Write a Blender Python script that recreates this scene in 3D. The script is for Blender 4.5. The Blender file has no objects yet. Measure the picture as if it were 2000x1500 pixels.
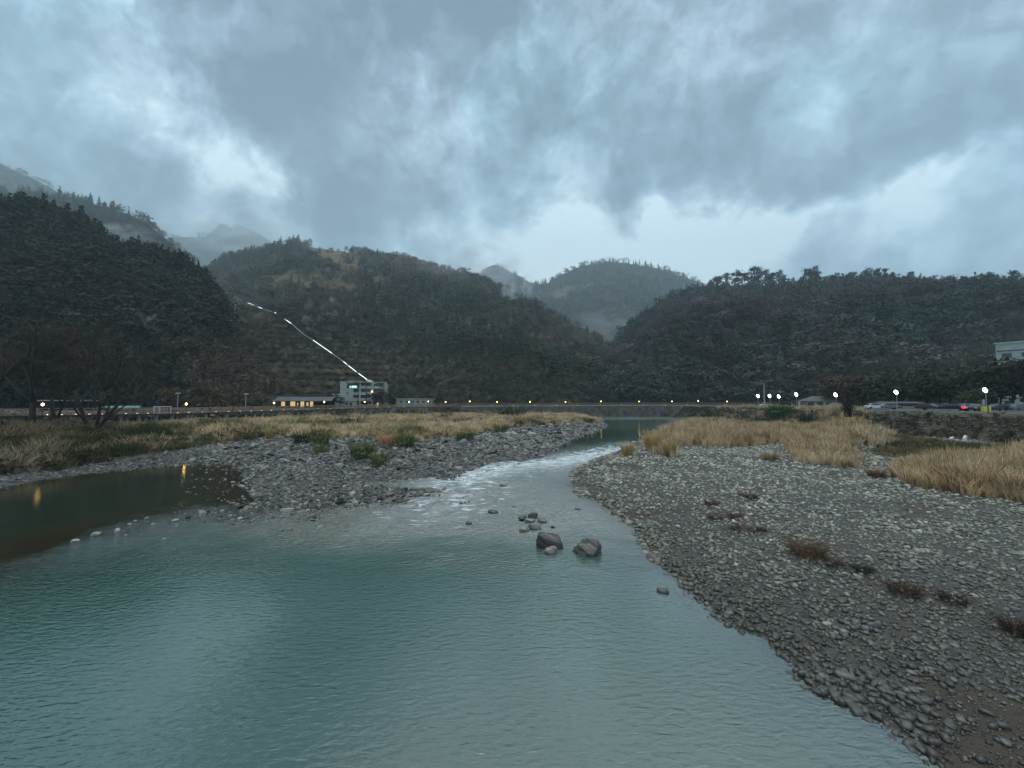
import bpy, bmesh, math, random
import numpy as np
from mathutils import Vector, Matrix

rng = np.random.default_rng(7)
random.seed(7)
R = math.radians
scene = bpy.context.scene
COL = scene.collection

# ------------------------------------------------------------------ camera, world, sun, exposure
F_PX, CAM_H, PITCH = 781.0, 7.0, math.atan(35.0 / 781.0)     # picture frame of 2000 x 1500
cam = bpy.data.cameras.new('camera')
cam.sensor_width = 36.0
cam.lens = 36.0 * F_PX / 2000.0
cam.clip_start, cam.clip_end = 0.1, 8000.0
cam_o = bpy.data.objects.new('camera', cam)
COL.objects.link(cam_o)
cam_o.location = (0, 0, CAM_H)
cam_o.rotation_euler = (R(90) + PITCH, 0, 0)
scene.camera = cam_o

SUN_EL, SUN_AZ = R(64), R(22)          # azimuth measured from +Y towards +X
sun = bpy.data.lights.new('sun', 'SUN')
sun.energy = 0.5
sun.angle = R(70)
sun.color = (1.0, 0.96, 0.9)
sun_o = bpy.data.objects.new('sun', sun)
COL.objects.link(sun_o)
sun_o.rotation_euler = (R(90) - SUN_EL, 0, math.pi - SUN_AZ)

scene.view_settings.view_transform = 'Standard'
scene.view_settings.look = 'None'
scene.view_settings.exposure = 0.32
scene.view_settings.gamma = 1.0
scene.render.engine = 'CYCLES'
cy = scene.cycles
cy.max_bounces, cy.diffuse_bounces, cy.glossy_bounces = 6, 2, 3
cy.transmission_bounces, cy.volume_bounces, cy.transparent_max_bounces = 3, 2, 10
cy.sample_clamp_indirect = 2.0
cy.sample_clamp_direct = 0.0
cy.caustics_reflective = cy.caustics_refractive = False
cy.use_denoising = True
cy.use_adaptive_sampling = True
cy.adaptive_threshold = 0.01


def ray(px, py):
    """world direction through a point of the 2000 x 1500 picture, scaled to y = 1"""
    a, b = (px - 1000.0) / F_PX, (750.0 - py) / F_PX
    c, s = math.cos(PITCH), math.sin(PITCH)
    y, z = c - b * s, s + b * c
    return a / y, 1.0, z / y


def P(px, py, d):
    x, _, z = ray(px, py)
    return Vector((x * d, d, CAM_H + z * d))


def G(px, py, z0=0.0):
    x, _, z = ray(px, py)
    d = (z0 - CAM_H) / z
    return Vector((x * d, d, z0))


def GX(px, d):
    return ray(px, 785)[0] * d


def proj(X, Y, Z):
    c, s = math.cos(PITCH), math.sin(PITCH)
    Zr = Z - CAM_H
    f = Y * c + Zr * s
    u = -Y * s + Zr * c
    f = np.maximum(f, 1e-3)
    return 1000 + F_PX * X / f, 750 - F_PX * u / f


# small expression wrapper for math nodes
class Ex:
    def __init__(self, nt, sock):
        self.nt, self.s = nt, sock

    def _op(self, op, *args, clamp=False):
        n = self.nt.nodes.new('ShaderNodeMath')
        n.operation = op
        n.use_clamp = clamp
        for i, a in enumerate(args):
            if isinstance(a, Ex):
                self.nt.links.new(a.s, n.inputs[i])
            else:
                n.inputs[i].default_value = float(a)
        return Ex(self.nt, n.outputs[0])

    def __add__(s, o): return s._op('ADD', s, o)
    def __radd__(s, o): return s._op('ADD', o, s)
    def __sub__(s, o): return s._op('SUBTRACT', s, o)
    def __rsub__(s, o): return s._op('SUBTRACT', o, s)
    def __mul__(s, o): return s._op('MULTIPLY', s, o)
    def __rmul__(s, o): return s._op('MULTIPLY', o, s)
    def __truediv__(s, o): return s._op('DIVIDE', s, o)
    def pow(s, o): return s._op('POWER', s, o)
    def max(s, o): return s._op('MAXIMUM', s, o)
    def min(s, o): return s._op('MINIMUM', s, o)
    def exp(s): return s._op('EXPONENT', s)
    def asin(s): return s._op('ARCSINE', s)
    def atan2(s, o): return s._op('ARCTAN2', s, o)
    def clamp(s): return s._op('ADD', s, 0.0, clamp=True)

    def step(s, a, b):
        n = s.nt.nodes.new('ShaderNodeMapRange')
        n.interpolation_type = 'SMOOTHSTEP'
        n.inputs['From Min'].default_value, n.inputs['From Max'].default_value = a, b
        s.nt.links.new(s.s, n.inputs['Value'])
        return Ex(s.nt, n.outputs[0])


def combine(nt, x, y, z):
    n = nt.nodes.new('ShaderNodeCombineXYZ')
    for i, a in enumerate((x, y, z)):
        if isinstance(a, Ex):
            nt.links.new(a.s, n.inputs[i])
        else:
            n.inputs[i].default_value = a
    return n.outputs[0]


def noise_node(nt, vec, scale=1.0, detail=4.0, rough=0.5, dist=0.0):
    n = nt.nodes.new('ShaderNodeTexNoise')
    n.inputs['Scale'].default_value = scale
    n.inputs['Detail'].default_value = detail
    n.inputs['Roughness'].default_value = rough
    n.inputs['Distortion'].default_value = dist
    if vec is not None:
        nt.links.new(vec, n.inputs['Vector'])
    return n


def ramp_node(nt, fac, stops):
    n = nt.nodes.new('ShaderNodeValToRGB')
    e = n.color_ramp.elements
    while len(e) < len(stops):
        e.new(0.5)
    for el, (p, c) in zip(e, stops):
        el.position = p
        el.color = (*c, 1.0)
    nt.links.new(fac.s if isinstance(fac, Ex) else fac, n.inputs[0])
    return n.outputs[0]


def mix_rgb(nt, fac, a, b, blend='MIX'):
    n = nt.nodes.new('ShaderNodeMix')
    n.data_type = 'RGBA'
    n.blend_type = blend
    for sock, v in ((n.inputs[0], fac), (n.inputs[6], a), (n.inputs[7], b)):
        if isinstance(v, Ex):
            nt.links.new(v.s, sock)
        elif isinstance(v, bpy.types.NodeSocket):
            nt.links.new(v, sock)
        elif isinstance(v, (tuple, list)):
            sock.default_value = (*v, 1.0)
        else:
            sock.default_value = v
    return n.outputs[2]


def build_world():
    w = bpy.data.worlds.new('World')
    scene.world = w
    w.use_nodes = True
    nt = w.node_tree
    nt.nodes.clear()
    out = nt.nodes.new('ShaderNodeOutputWorld')
    bg = nt.nodes.new('ShaderNodeBackground')
    nt.links.new(bg.outputs[0], out.inputs[0])
    tc = nt.nodes.new('ShaderNodeTexCoord')
    sp = nt.nodes.new('ShaderNodeSeparateXYZ')
    nt.links.new(tc.outputs['Generated'], sp.inputs[0])
    x, y, z = (Ex(nt, sp.outputs[i]) for i in range(3))
    dirv = tc.outputs['Generated']

    def warp(scale, amt, seed, stretch=(1, 1, 1)):
        """direction pushed about by noise, so that cloud edges curl"""
        o = combine(nt, x * stretch[0] + seed, y * stretch[1], z * stretch[2])
        wn = noise_node(nt, o, scale, 6, 0.55)
        w3 = nt.nodes.new('ShaderNodeSeparateColor')
        nt.links.new(wn.outputs['Color'], w3.inputs[0])
        p = [Ex(nt, w3.outputs[i]) - 0.5 for i in range(3)]
        return combine(nt, x * stretch[0] + p[0] * amt + seed, y * stretch[1] + p[1] * amt, z * stretch[2] + p[2] * amt)
    n1 = Ex(nt, noise_node(nt, warp(1.6, 0.5, 2.3, (1, 1, 1.5)), 2.1, 8, 0.52).outputs[0]) - 0.5
    n2 = Ex(nt, noise_node(nt, warp(3.0, 0.35, 5.1, (1.1, 1.1, 1.2)), 5.2, 8, 0.56).outputs[0]) - 0.5
    n3 = Ex(nt, noise_node(nt, warp(6.0, 0.22, 9.4, (1.1, 1.1, 1.0)), 13.0, 8, 0.62).outputs[0]) - 0.5
    hue = Ex(nt, noise_node(nt, warp(2.0, 0.3, 13.7), 2.6, 5, 0.5).outputs[0])
    az0 = x.atan2(y)
    el0 = z.min(1.0).max(-1.0).asin()
    # ragged edges for the large cloud masses
    ws = noise_node(nt, dirv, 4.2, 9, 0.62, 0.3)
    w3s = nt.nodes.new('ShaderNodeSeparateColor')
    nt.links.new(ws.outputs['Color'], w3s.inputs[0])
    az = az0 + (Ex(nt, w3s.outputs[0]) - 0.5) * 0.42
    el = el0 + (Ex(nt, w3s.outputs[1]) - 0.5) * 0.34
    blobs = [  # px, py, rx, ry, rotation (deg, clockwise in the picture), amount
        (120, 70, 230, 70, 24, .18), (310, 190, 170, 66, 46, .21), (420, 320, 130, 50, 50, .18), (500, 400, 90, 46, 42, .20), (400, 470, 150, 36, 10, .12),
        (500, 150, 220, 90, 30, -.13), (680, 330, 190, 150, 30, -.16), (620, 450, 150, 60, 10, -.10),
        (890, 280, 100, 100, 0, .20), (1080, 230, 190, 90, -10, .12), (1000, 420, 170, 90, 0, .10), (870, 400, 60, 80, 0, .08),
        (1160, 480, 330, 60, 0, .56), (1330, 440, 170, 50, 0, .30), (1000, -60, 1300, 130, 0, -.10), (1740, 376, 220, 26, -12, .30), (1580, 480, 300, 50, 0, .24), (1200, 540, 300, 50, 0, .26),
        (1400, 330, 200, 60, 30, -.16), (1580, 390, 150, 56, 20, -.26), (1800, 270, 280, 60, -6, -.22), (1560, 200, 200, 120, 0, -.08),
        (1215, 320, 26, 80, 14, -.20), (1110, 230, 60, 40, 10, -.12), (830, 330, 30, 70, -20, -.16), (935, 350, 60, 70, 0, -.22), (1030, 480, 60, 30, 0, -.14), (1120, 140, 22, 30, 0, -.10), (900, 40, 330, 70, 0, -.10),
        (230, 330, 200, 120, 0, -.05), (1920, 470, 160, 90, 0, -.14), (60, 250, 160, 110, 20, -.03), (1880, 120, 260, 120, 0, -.03), (320, 90, 60, 60, 0, -.06)]
    B = n1 * 0.75 + n2 * 1.20 + n3 * 0.72 + 0.415
    for px, py, rx, ry, rot, amt in blobs:
        d = Vector(ray(px, py)).normalized()
        a0, e0 = math.atan2(d.x, d.y), math.asin(d.z)
        k = d.y / F_PX
        rx, ry, t = rx * k * 1.1, ry * k * 1.1, R(-rot)
        da, de = az - a0, el - e0
        p1 = (da * math.cos(t) + de * math.sin(t)) * (1 / rx)
        p2 = (de * math.cos(t) - da * math.sin(t)) * (1 / ry)
        B = B + ((p1 * p1 + p2 * p2) * -0.7).exp() * amt
    B = (B - 0.5) * 1.38 + 0.5
    Bc = B.clamp()
    teal = ramp_node(nt, Bc, [(0.0, (.100, .170, .228)), (0.28, (.175, .295, .372)), (0.5, (.285, .46, .57)), (0.75, (.49, .72, .85)), (1.0, (.84, 1.06, 1.15))])
    grey = ramp_node(nt, Bc, [(0.0, (.118, .172, .235)), (0.28, (.205, .285, .370)), (0.5, (.33, .45, .56)), (0.75, (.53, .70, .82)), (1.0, (.86, 1.04, 1.13))])
    col = mix_rgb(nt, hue.step(0.44, 0.68), grey, teal)
    # an overcast dome is brightest overhead, and a little brighter behind the viewer
    up = el0.step(R(57), R(80)) * 3.9 + 1.0
    white = el0.step(R(50), R(70))
    back = (y * -1.0).step(-0.05, 0.5) * 0.5 + 1.0
    sky = nt.nodes.new('ShaderNodeTexSky')
    sky.sky_type = 'NISHITA'
    sky.sun_disc = False
    sky.sun_elevation = SUN_EL
    sky.sun_rotation = SUN_AZ
    skys = mix_rgb(nt, 1.0, sky.outputs[0], (.07, .07, .07), 'MULTIPLY')
    gain = up * back
    lit = nt.nodes.new('ShaderNodeVectorMath')
    lit.operation = 'SCALE'
    col = mix_rgb(nt, white, col, (.62, .59, .545))
    nt.links.new(col, lit.inputs[0])
    nt.links.new(gain.s, lit.inputs['Scale'])
    nt.links.new(mix_rgb(nt, 0.93, skys, lit.outputs[0]), bg.inputs[0])
    bg.inputs[1].default_value = 1.0


build_world()
scene.world.cycles.sampling_method = 'MANUAL'
scene.world.cycles.sample_map_resolution = 512

# ------------------------------------------------------------------ helpers: tags, meshes, noise


def tag(o, label=None, cat=None, group=None, kind=None):
    for k, v in (('label', label), ('category', cat), ('group', group), ('kind', kind)):
        if v:
            o[k] = v
    return o


def link(name, me, parent=None, loc=None):
    o = bpy.data.objects.new(name, me)
    COL.objects.link(o)
    if parent is not None:
        o.parent = parent
    if loc is not None:
        o.location = loc
    return o


def empty(name, loc, rz=0.0):
    o = bpy.data.objects.new(name, None)
    COL.objects.link(o)
    o.empty_display_size = 0.3
    o.location = loc
    o.rotation_euler = (0, 0, rz)
    return o


def copy_tree(o, parent=None):
    c = o.copy()
    COL.objects.link(c)
    if parent is not None:
        c.parent = parent
    for ch in list(o.children):
        copy_tree(ch, c)
    return c


def raw_mesh(name, V, Q, mat, smooth=True, attrs=None, colors=None):
    """V (n,3), Q (m,4) quads or (m,3) tris -> mesh data"""
    me = bpy.data.meshes.new(name)
    V = np.ascontiguousarray(V, dtype=np.float32)
    Q = np.ascontiguousarray(Q, dtype=np.int32)
    k = Q.shape[1]
    me.vertices.add(len(V))
    me.vertices.foreach_set('co', V.ravel())
    me.loops.add(Q.size)
    me.loops.foreach_set('vertex_index', Q.ravel())
    me.polygons.add(len(Q))
    me.polygons.foreach_set('loop_start', np.arange(0, Q.size, k, dtype=np.int32))
    for n, a in (attrs or {}).items():
        at = me.attributes.new(n, 'FLOAT', 'POINT')
        at.data.foreach_set('value', np.ascontiguousarray(a, dtype=np.float32).ravel())
    if colors is not None:
        at = me.attributes.new('tint', 'FLOAT_COLOR', 'POINT')
        c4 = np.ones((len(V), 4), dtype=np.float32)
        c4[:, :3] = colors
        at.data.foreach_set('color', c4.ravel())
    me.update(calc_edges=True)
    me.polygons.foreach_set('use_smooth', np.full(len(Q), smooth, dtype=bool))
    if mat is not None:
        me.materials.append(mat)
    return me


def vnoise(x, y, seed=0):
    """2-D value noise, -1..1"""
    xi, yi = np.floor(x).astype(np.int64), np.floor(y).astype(np.int64)
    xf, yf = x - xi, y - yi

    def h(a, b):
        n = (a * 374761393 + b * 668265263 + seed * 974634777) & 0x7fffffff
        n = ((n ^ (n >> 13)) * 1274126177) & 0x7fffffff
        n = n ^ (n >> 16)
        return (n & 0xffff) / 32767.5 - 1.0
    sx, sy = xf * xf * (3 - 2 * xf), yf * yf * (3 - 2 * yf)
    a = h(xi, yi) * (1 - sx) + h(xi + 1, yi) * sx
    b = h(xi, yi + 1) * (1 - sx) + h(xi + 1, yi + 1) * sx
    return a * (1 - sy) + b * sy


def fbm(x, y, seed=0, octv=4, gain=0.5):
    s, a, t = 0.0, 1.0, 0.0
    for i in range(octv):
        s = s + a * vnoise(x * 2 ** i + 17.3 * i, y * 2 ** i - 9.1 * i, seed + i)
        t += a
        a *= gain
    return s / t


def sstep(a, b, x):
    t = np.clip((x - a) / (b - a), 0, 1)
    return t * t * (3 - 2 * t)


def signed_dist(X, Y, poly):
    """> 0 inside"""
    p = np.asarray(poly, dtype=float)
    d2 = np.full(X.shape, 1e18)
    ins = np.zeros(X.shape, dtype=bool)
    for (x0, y0), (x1, y1) in zip(p, np.roll(p, -1, axis=0)):
        ex, ey = x1 - x0, y1 - y0
        t = np.clip(((X - x0) * ex + (Y - y0) * ey) / (ex * ex + ey * ey + 1e-12), 0, 1)
        d2 = np.minimum(d2, (X - x0 - t * ex) ** 2 + (Y - y0 - t * ey) ** 2)
        c = (y0 > Y) != (y1 > Y)
        if y1 != y0:
            ins ^= c & (X < ex * (Y - y0) / (y1 - y0) + x0)
    d = np.sqrt(d2)
    return np.where(ins, d, -d)


def line_dist(X, Y, pts):
    p = np.asarray(pts, dtype=float)
    d2 = np.full(np.shape(X), 1e18)
    for (x0, y0), (x1, y1) in zip(p[:-1], p[1:]):
        ex, ey = x1 - x0, y1 - y0
        t = np.clip(((X - x0) * ex + (Y - y0) * ey) / (ex * ex + ey * ey + 1e-12), 0, 1)
        d2 = np.minimum(d2, (X - x0 - t * ex) ** 2 + (Y - y0 - t * ey) ** 2)
    return np.sqrt(d2)


class MB:
    """collects boxes, tubes and prisms into one mesh"""

    def __init__(self):
        self.v, self.f = [], []

    def add(self, vs, fs):
        n = len(self.v)
        self.v += [tuple(p) for p in vs]
        self.f += [tuple(i + n for i in q) for q in fs]
        return self

    def box(self, c, s, rz=0.0):
        x, y, z = s[0] / 2, s[1] / 2, s[2] / 2
        m = Matrix.Translation(c) @ Matrix.Rotation(rz, 4, 'Z')
        vs = [m @ Vector((a * x, b * y, e * z)) for e in (-1, 1) for a, b in ((-1, -1), (1, -1), (1, 1), (-1, 1))]
        return self.add(vs, [(3, 2, 1, 0), (4, 5, 6, 7), (0, 1, 5, 4), (1, 2, 6, 5), (2, 3, 7, 6), (3, 0, 4, 7)])

    def beam(self, a, b, w, h):
        a, b = Vector(a), Vector(b)
        d = (b - a)
        s = d.cross(Vector((0, 0, 1)))
        s = (s.normalized() if s.length > 1e-6 else Vector((1, 0, 0))) * (w / 2)
        u = s.cross(d).normalized() * (h / 2)
        vs = [a - s - u, a + s - u, a + s + u, a - s + u, b - s - u, b + s - u, b + s + u, b - s + u]
        return self.add(vs, [(3, 2, 1, 0), (4, 5, 6, 7), (0, 1, 5, 4), (1, 2, 6, 5), (2, 3, 7, 6), (3, 0, 4, 7)])

    def tube(self, pts, rad, n=7):
        pts = [Vector(p) for p in pts]
        rad = rad if isinstance(rad, (list, tuple)) else [rad] * len(pts)
        vs, fs = [], []
        for i, p in enumerate(pts):
            d = (pts[min(i + 1, len(pts) - 1)] - pts[max(i - 1, 0)]).normalized()
            s = d.cross(Vector((0.31, 0.95, 0.07)))
            s = s.normalized() if s.length > 1e-4 else Vector((1, 0, 0))
            t = d.cross(s)
            for k in range(n):
                a = 2 * math.pi * k / n
                vs.append(p + (s * math.cos(a) + t * math.sin(a)) * rad[i])
        for i in range(len(pts) - 1):
            for k in range(n):
                k2 = (k + 1) % n
                fs.append((i * n + k, i * n + k2, (i + 1) * n + k2, (i + 1) * n + k))
        fs.append(tuple(reversed(range(n))))
        fs.append(tuple(range((len(pts) - 1) * n, len(pts) * n)))
        return self.add(vs, fs)

    def ball(self, c, r, nu=10, nv=6):
        r = r if isinstance(r, (tuple, list)) else (r, r, r)
        vs = [(c[0] + r[0] * math.sin(math.pi * j / nv) * math.cos(2 * math.pi * i / nu),
               c[1] + r[1] * math.sin(math.pi * j / nv) * math.sin(2 * math.pi * i / nu),
               c[2] + r[2] * math.cos(math.pi * j / nv)) for j in range(nv + 1) for i in range(nu)]
        fs = [(j * nu + i, (j + 1) * nu + i, (j + 1) * nu + (i + 1) % nu, j * nu + (i + 1) % nu) for j in range(nv) for i in range(nu)]
        return self.add(vs, fs)

    def prism(self, prof, x0, x1):
        """profile (y, z) extruded along x"""
        n = len(prof)
        vs = [(x0, y, z) for y, z in prof] + [(x1, y, z) for y, z in prof]
        fs = [(i, (i + 1) % n, n + (i + 1) % n, n + i) for i in range(n)]
        fs += [tuple(reversed(range(n))), tuple(range(n, 2 * n))]
        return self.add(vs, fs)

    def mesh(self, name, mat, smooth=False, bevel=0.0):
        me = bpy.data.meshes.new(name)
        me.from_pydata(self.v, [], self.f)
        bm = bmesh.new()
        bm.from_mesh(me)
        bmesh.ops.recalc_face_normals(bm, faces=bm.faces)
        if bevel:
            bmesh.ops.bevel(bm, geom=bm.edges[:], offset=bevel, segments=1, affect='EDGES')
        bm.to_mesh(me)
        bm.free()
        if smooth:
            me.polygons.foreach_set('use_smooth', [True] * len(me.polygons))
        me.materials.append(mat)
        return me

    def build(self, name, mat, parent=None, loc=None, smooth=False, bevel=0.0):
        return link(name, self.mesh(name, mat, smooth, bevel), parent, loc)


# ------------------------------------------------------------------ materials


def new_mat(name):
    m = bpy.data.materials.new(name)
    m.use_nodes = True
    nt = m.node_tree
    nt.nodes.clear()
    out = nt.nodes.new('ShaderNodeOutputMaterial')
    return m, nt, out


def surf(name, c0, c1, scale=3.0, rough=0.7, bump=0.0, bscale=None, detail=5, spec=0.4, dist=0.02):
    """plain surface with two-tone noise"""
    m, nt, out = new_mat(name)
    b = nt.nodes.new('ShaderNodeBsdfPrincipled')
    nt.links.new(b.outputs[0], out.inputs[0])
    tc = nt.nodes.new('ShaderNodeTexCoord')
    n = noise_node(nt, tc.outputs['Object'], scale, detail, 0.6)
    nt.links.new(ramp_node(nt, n.outputs[0], [(0.3, c0), (0.7, c1)]), b.inputs['Base Color'])
    b.inputs['Roughness'].default_value = rough
    b.inputs['Specular IOR Level'].default_value = spec
    if bump:
        n2 = noise_node(nt, tc.outputs['Object'], bscale or scale * 3, 5, 0.6)
        bp = nt.nodes.new('ShaderNodeBump')
        bp.inputs['Strength'].default_value = bump
        bp.inputs['Distance'].default_value = dist
        nt.links.new(n2.outputs[0], bp.inputs['Height'])
        nt.links.new(bp.outputs[0], b.inputs['Normal'])
    return m


def glow(name, c, strength):
    m, nt, out = new_mat(name)
    e = nt.nodes.new('ShaderNodeEmission')
    e.inputs[0].default_value = (*c, 1)
    e.inputs[1].default_value = strength
    nt.links.new(e.outputs[0], out.inputs[0])
    return m


def tinted(name, rough=0.8, spec=0.2, nscale=0.0, trans=0.0, bump=0.0):
    """base colour from the mesh's own 'tint' attribute, slightly varied"""
    m, nt, out = new_mat(name)
    b = nt.nodes.new('ShaderNodeBsdfPrincipled')
    at = nt.nodes.new('ShaderNodeAttribute')
    at.attribute_name = 'tint'
    c = at.outputs['Color']
    if nscale:
        geo = nt.nodes.new('ShaderNodeNewGeometry')
        n = noise_node(nt, geo.outputs['Position'], nscale, 5, 0.65)
        k = ramp_node(nt, n.outputs[0], [(0.25, (.55, .55, .55)), (0.75, (1.45, 1.45, 1.45))])
        c = mix_rgb(nt, 1.0, c, k, 'MULTIPLY')
        if bump:
            bp = nt.nodes.new('ShaderNodeBump')
            bp.inputs['Strength'].default_value = bump
            bp.inputs['Distance'].default_value = 0.03
            nt.links.new(n.outputs[0], bp.inputs['Height'])
            nt.links.new(bp.outputs[0], b.inputs['Normal'])
    nt.links.new(c, b.inputs['Base Color'])
    b.inputs['Roughness'].default_value = rough
    b.inputs['Specular IOR Level'].default_value = spec
    if trans:
        t = nt.nodes.new('ShaderNodeBsdfTranslucent')
        nt.links.new(c, t.inputs[0])
        mx = nt.nodes.new('ShaderNodeMixShader')
        mx.inputs[0].default_value = trans
        nt.links.new(b.outputs[0], mx.inputs[1])
        nt.links.new(t.outputs[0], mx.inputs[2])
        nt.links.new(mx.outputs[0], out.inputs[0])
    else:
        nt.links.new(b.outputs[0], out.inputs[0])
    return m


M = {}
M['foliage'] = tinted('foliage', 0.75, 0.2, 0.0, 0.15)
M['blade'] = tinted('dry_blade', 0.7, 0.2, 0.0, 0.3)
M['stone'] = tinted('wet_stone', 0.36, 0.5, 7.0, 0.0, 0.5)
M['bark'] = surf('bark', (.022, .018, .014), (.05, .042, .034), 6, 0.9, 0.6, 14)
M['pale_bark'] = surf('pale_bark', (.16, .14, .11), (.3, .27, .22), 6, 0.9, 0.4, 14)
M['concrete'] = surf('concrete', (.32, .335, .29), (.45, .46, .40), 0.8, 0.85, 0.3, 6)
M['concrete_pale'] = surf('pale_concrete', (.36, .37, .33), (.48, .49, .45), 0.8, 0.85, 0.2, 6)
M['white_wall'] = surf('white_wall', (.26, .33, .29), (.42, .48, .43), 0.7, 0.8, 0.2, 6)
M['render_grey'] = surf('grey_render', (.22, .23, .21), (.36, .37, .34), 0.6, 0.85, 0.3, 5)
M['dark_open'] = surf('dark_interior', (.012, .013, .014), (.03, .03, .03), 2, 0.6)
M['roof_dark'] = surf('dark_roof', (.05, .055, .06), (.09, .095, .1), 3, 0.6, 0.5, 8)
M['roof_metal'] = surf('metal_roof', (.03, .038, .045), (.06, .07, .08), 2, 0.4, 0.2, 8)
M['timber'] = surf('weathered_timber', (.22, .15, .10), (.36, .26, .18), 4, 0.8, 0.4, 10)
M['timber_dark'] = surf('dark_timber', (.03, .026, .022), (.06, .05, .042), 4, 0.8, 0.4, 10)
M['post'] = surf('pale_post', (.30, .29, .26), (.44, .42, .38), 2, 0.8, 0.3, 8)
M['metal'] = surf('grey_metal', (.25, .27, .28), (.36, .38, .39), 3, 0.45)
M['metal_dark'] = surf('dark_metal', (.02, .02, .022), (.04, .04, .042), 3, 0.5)
M['white_paint'] = surf('white_paint', (.6, .62, .62), (.8, .8, .8), 3, 0.5)
M['turquoise'] = surf('turquoise_canvas', (.05, .17, .16), (.10, .26, .24), 1.5, 0.6)
M['yellow'] = surf('yellow_paint', (.6, .5, .07), (.75, .62, .1), 2, 0.5)
M['glass'] = surf('dark_glass', (.01, .012, .014), (.03, .035, .04), 2, 0.08, spec=0.7)
M['tyre'] = surf('tyre', (.01, .01, .01), (.025, .025, .025), 8, 0.8)
M['warm_lamp'] = glow('warm_lamp', (1.0, .66, .22), 11)
M['deck_lamp'] = glow('deck_lamp', (1.0, .66, .38), 3)
M['warm_room'] = glow('warm_room', (1.0, .70, .38), .55)
M['cool_room'] = glow('cool_room', (.6, 1.0, .95), 0.8)
M['led'] = glow('white_led', (.9, 1.0, .97), 14)
M['chute_light'] = glow('chute_light', (.85, 1.0, 1.0), 1.5)
M['chute_dim'] = glow('chute_dim', (.8, .95, 1.0), 0.22)
M['headlight'] = glow('headlight', (1.0, .93, .8), 8)
M['taillight'] = glow('taillight', (1.0, .012, .02), 5)

# ------------------------------------------------------------------ terrain of the valley floor
g2 = lambda l: [tuple(G(*p).xy) for p in l]
LEFT_EDGE = g2([(1160, 815), (1185, 832), (1150, 850), (1100, 865), (1060, 885), (1040, 897), (960, 905), (930, 915), (890, 930), (862, 962),
                (840, 972), (760, 985), (690, 990), (620, 994), (560, 988), (505, 965), (483, 934), (468, 906), (420, 903), (330, 910),
                (250, 918), (170, 925), (100, 935), (0, 952), (-300, 990)])
LEFT_POLY = LEFT_EDGE + [(-400, 20), (-400, 420), (45, 420), (36, 205)]
RIGHT_EDGE = g2([(1312, 818), (1268, 845), (1250, 862), (1215, 880), (1160, 900), (1127, 920), (1120, 940), (1132, 965), (1170, 985),
                 (1200, 1005), (1250, 1045), (1290, 1090), (1330, 1130), (1352, 1160), (1382, 1187), (1420, 1220), (1480, 1250), (1530, 1290),
                 (1562, 1330), (1600, 1362), (1680, 1397), (1740, 1432), (1780, 1470), (1812, 1502), (1900, 1600), (2050, 1800)])
RIGHT_POLY = RIGHT_EDGE + [(9, -30), (420, -30), (420, 186), (80, 186)]
SPIT = g2([(620, 994), (500, 1002), (380, 1006), (285, 1030), (150, 1062), (60, 1095), (-60, 1130), (-300, 1190)])
# walkway on the left bank: picture x, depth, deck height
WALK = [(-520, 46, 4.9), (-200, 53, 4.9), (90, 64, 4.87), (371, 83, 4.72), (540, 105, 4.74), (636, 122, 4.8), (714, 140, 4.85), (800, 155, 5.0),
        (871, 168, 5.1), (918, 178, 5.2), (971, 185, 5.25), (1035, 190, 5.3), (1104, 194, 5.35), (1172, 196, 5.4), (1246, 197, 5.45), (1311, 198, 5.5),
        (1362, 199, 5.5), (1418, 200, 5.5), (1520, 203, 5.5)]
WALK3 = [Vector((GX(p, d), d, z)) for p, d, z in WALK]
GRASS_L = g2([(-500, 985), (-300, 968), (0, 934), (120, 920), (220, 905), (330, 890), (430, 872), (520, 862), (620, 866), (690, 862), (760, 862), (830, 866), (900, 858), (960, 846),
              (1000, 840), (1080, 833), (1130, 829), (1180, 824)]) + [(34, 200)] + [(v.x, v.y) for v in WALK3[12::-1]]
BACK_POLY = [(v.x, v.y) for v in WALK3] + [(420, 215), (1250, 500), (1250, 1300), (-1250, 1300), (-1250, -40), (-420, -40)]
DIPS = [(G(845, 945), 6.0, 1.6), (G(1720, 886), 6.5, 2.4)]     # shallow pools: centre, half width, half depth


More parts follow.
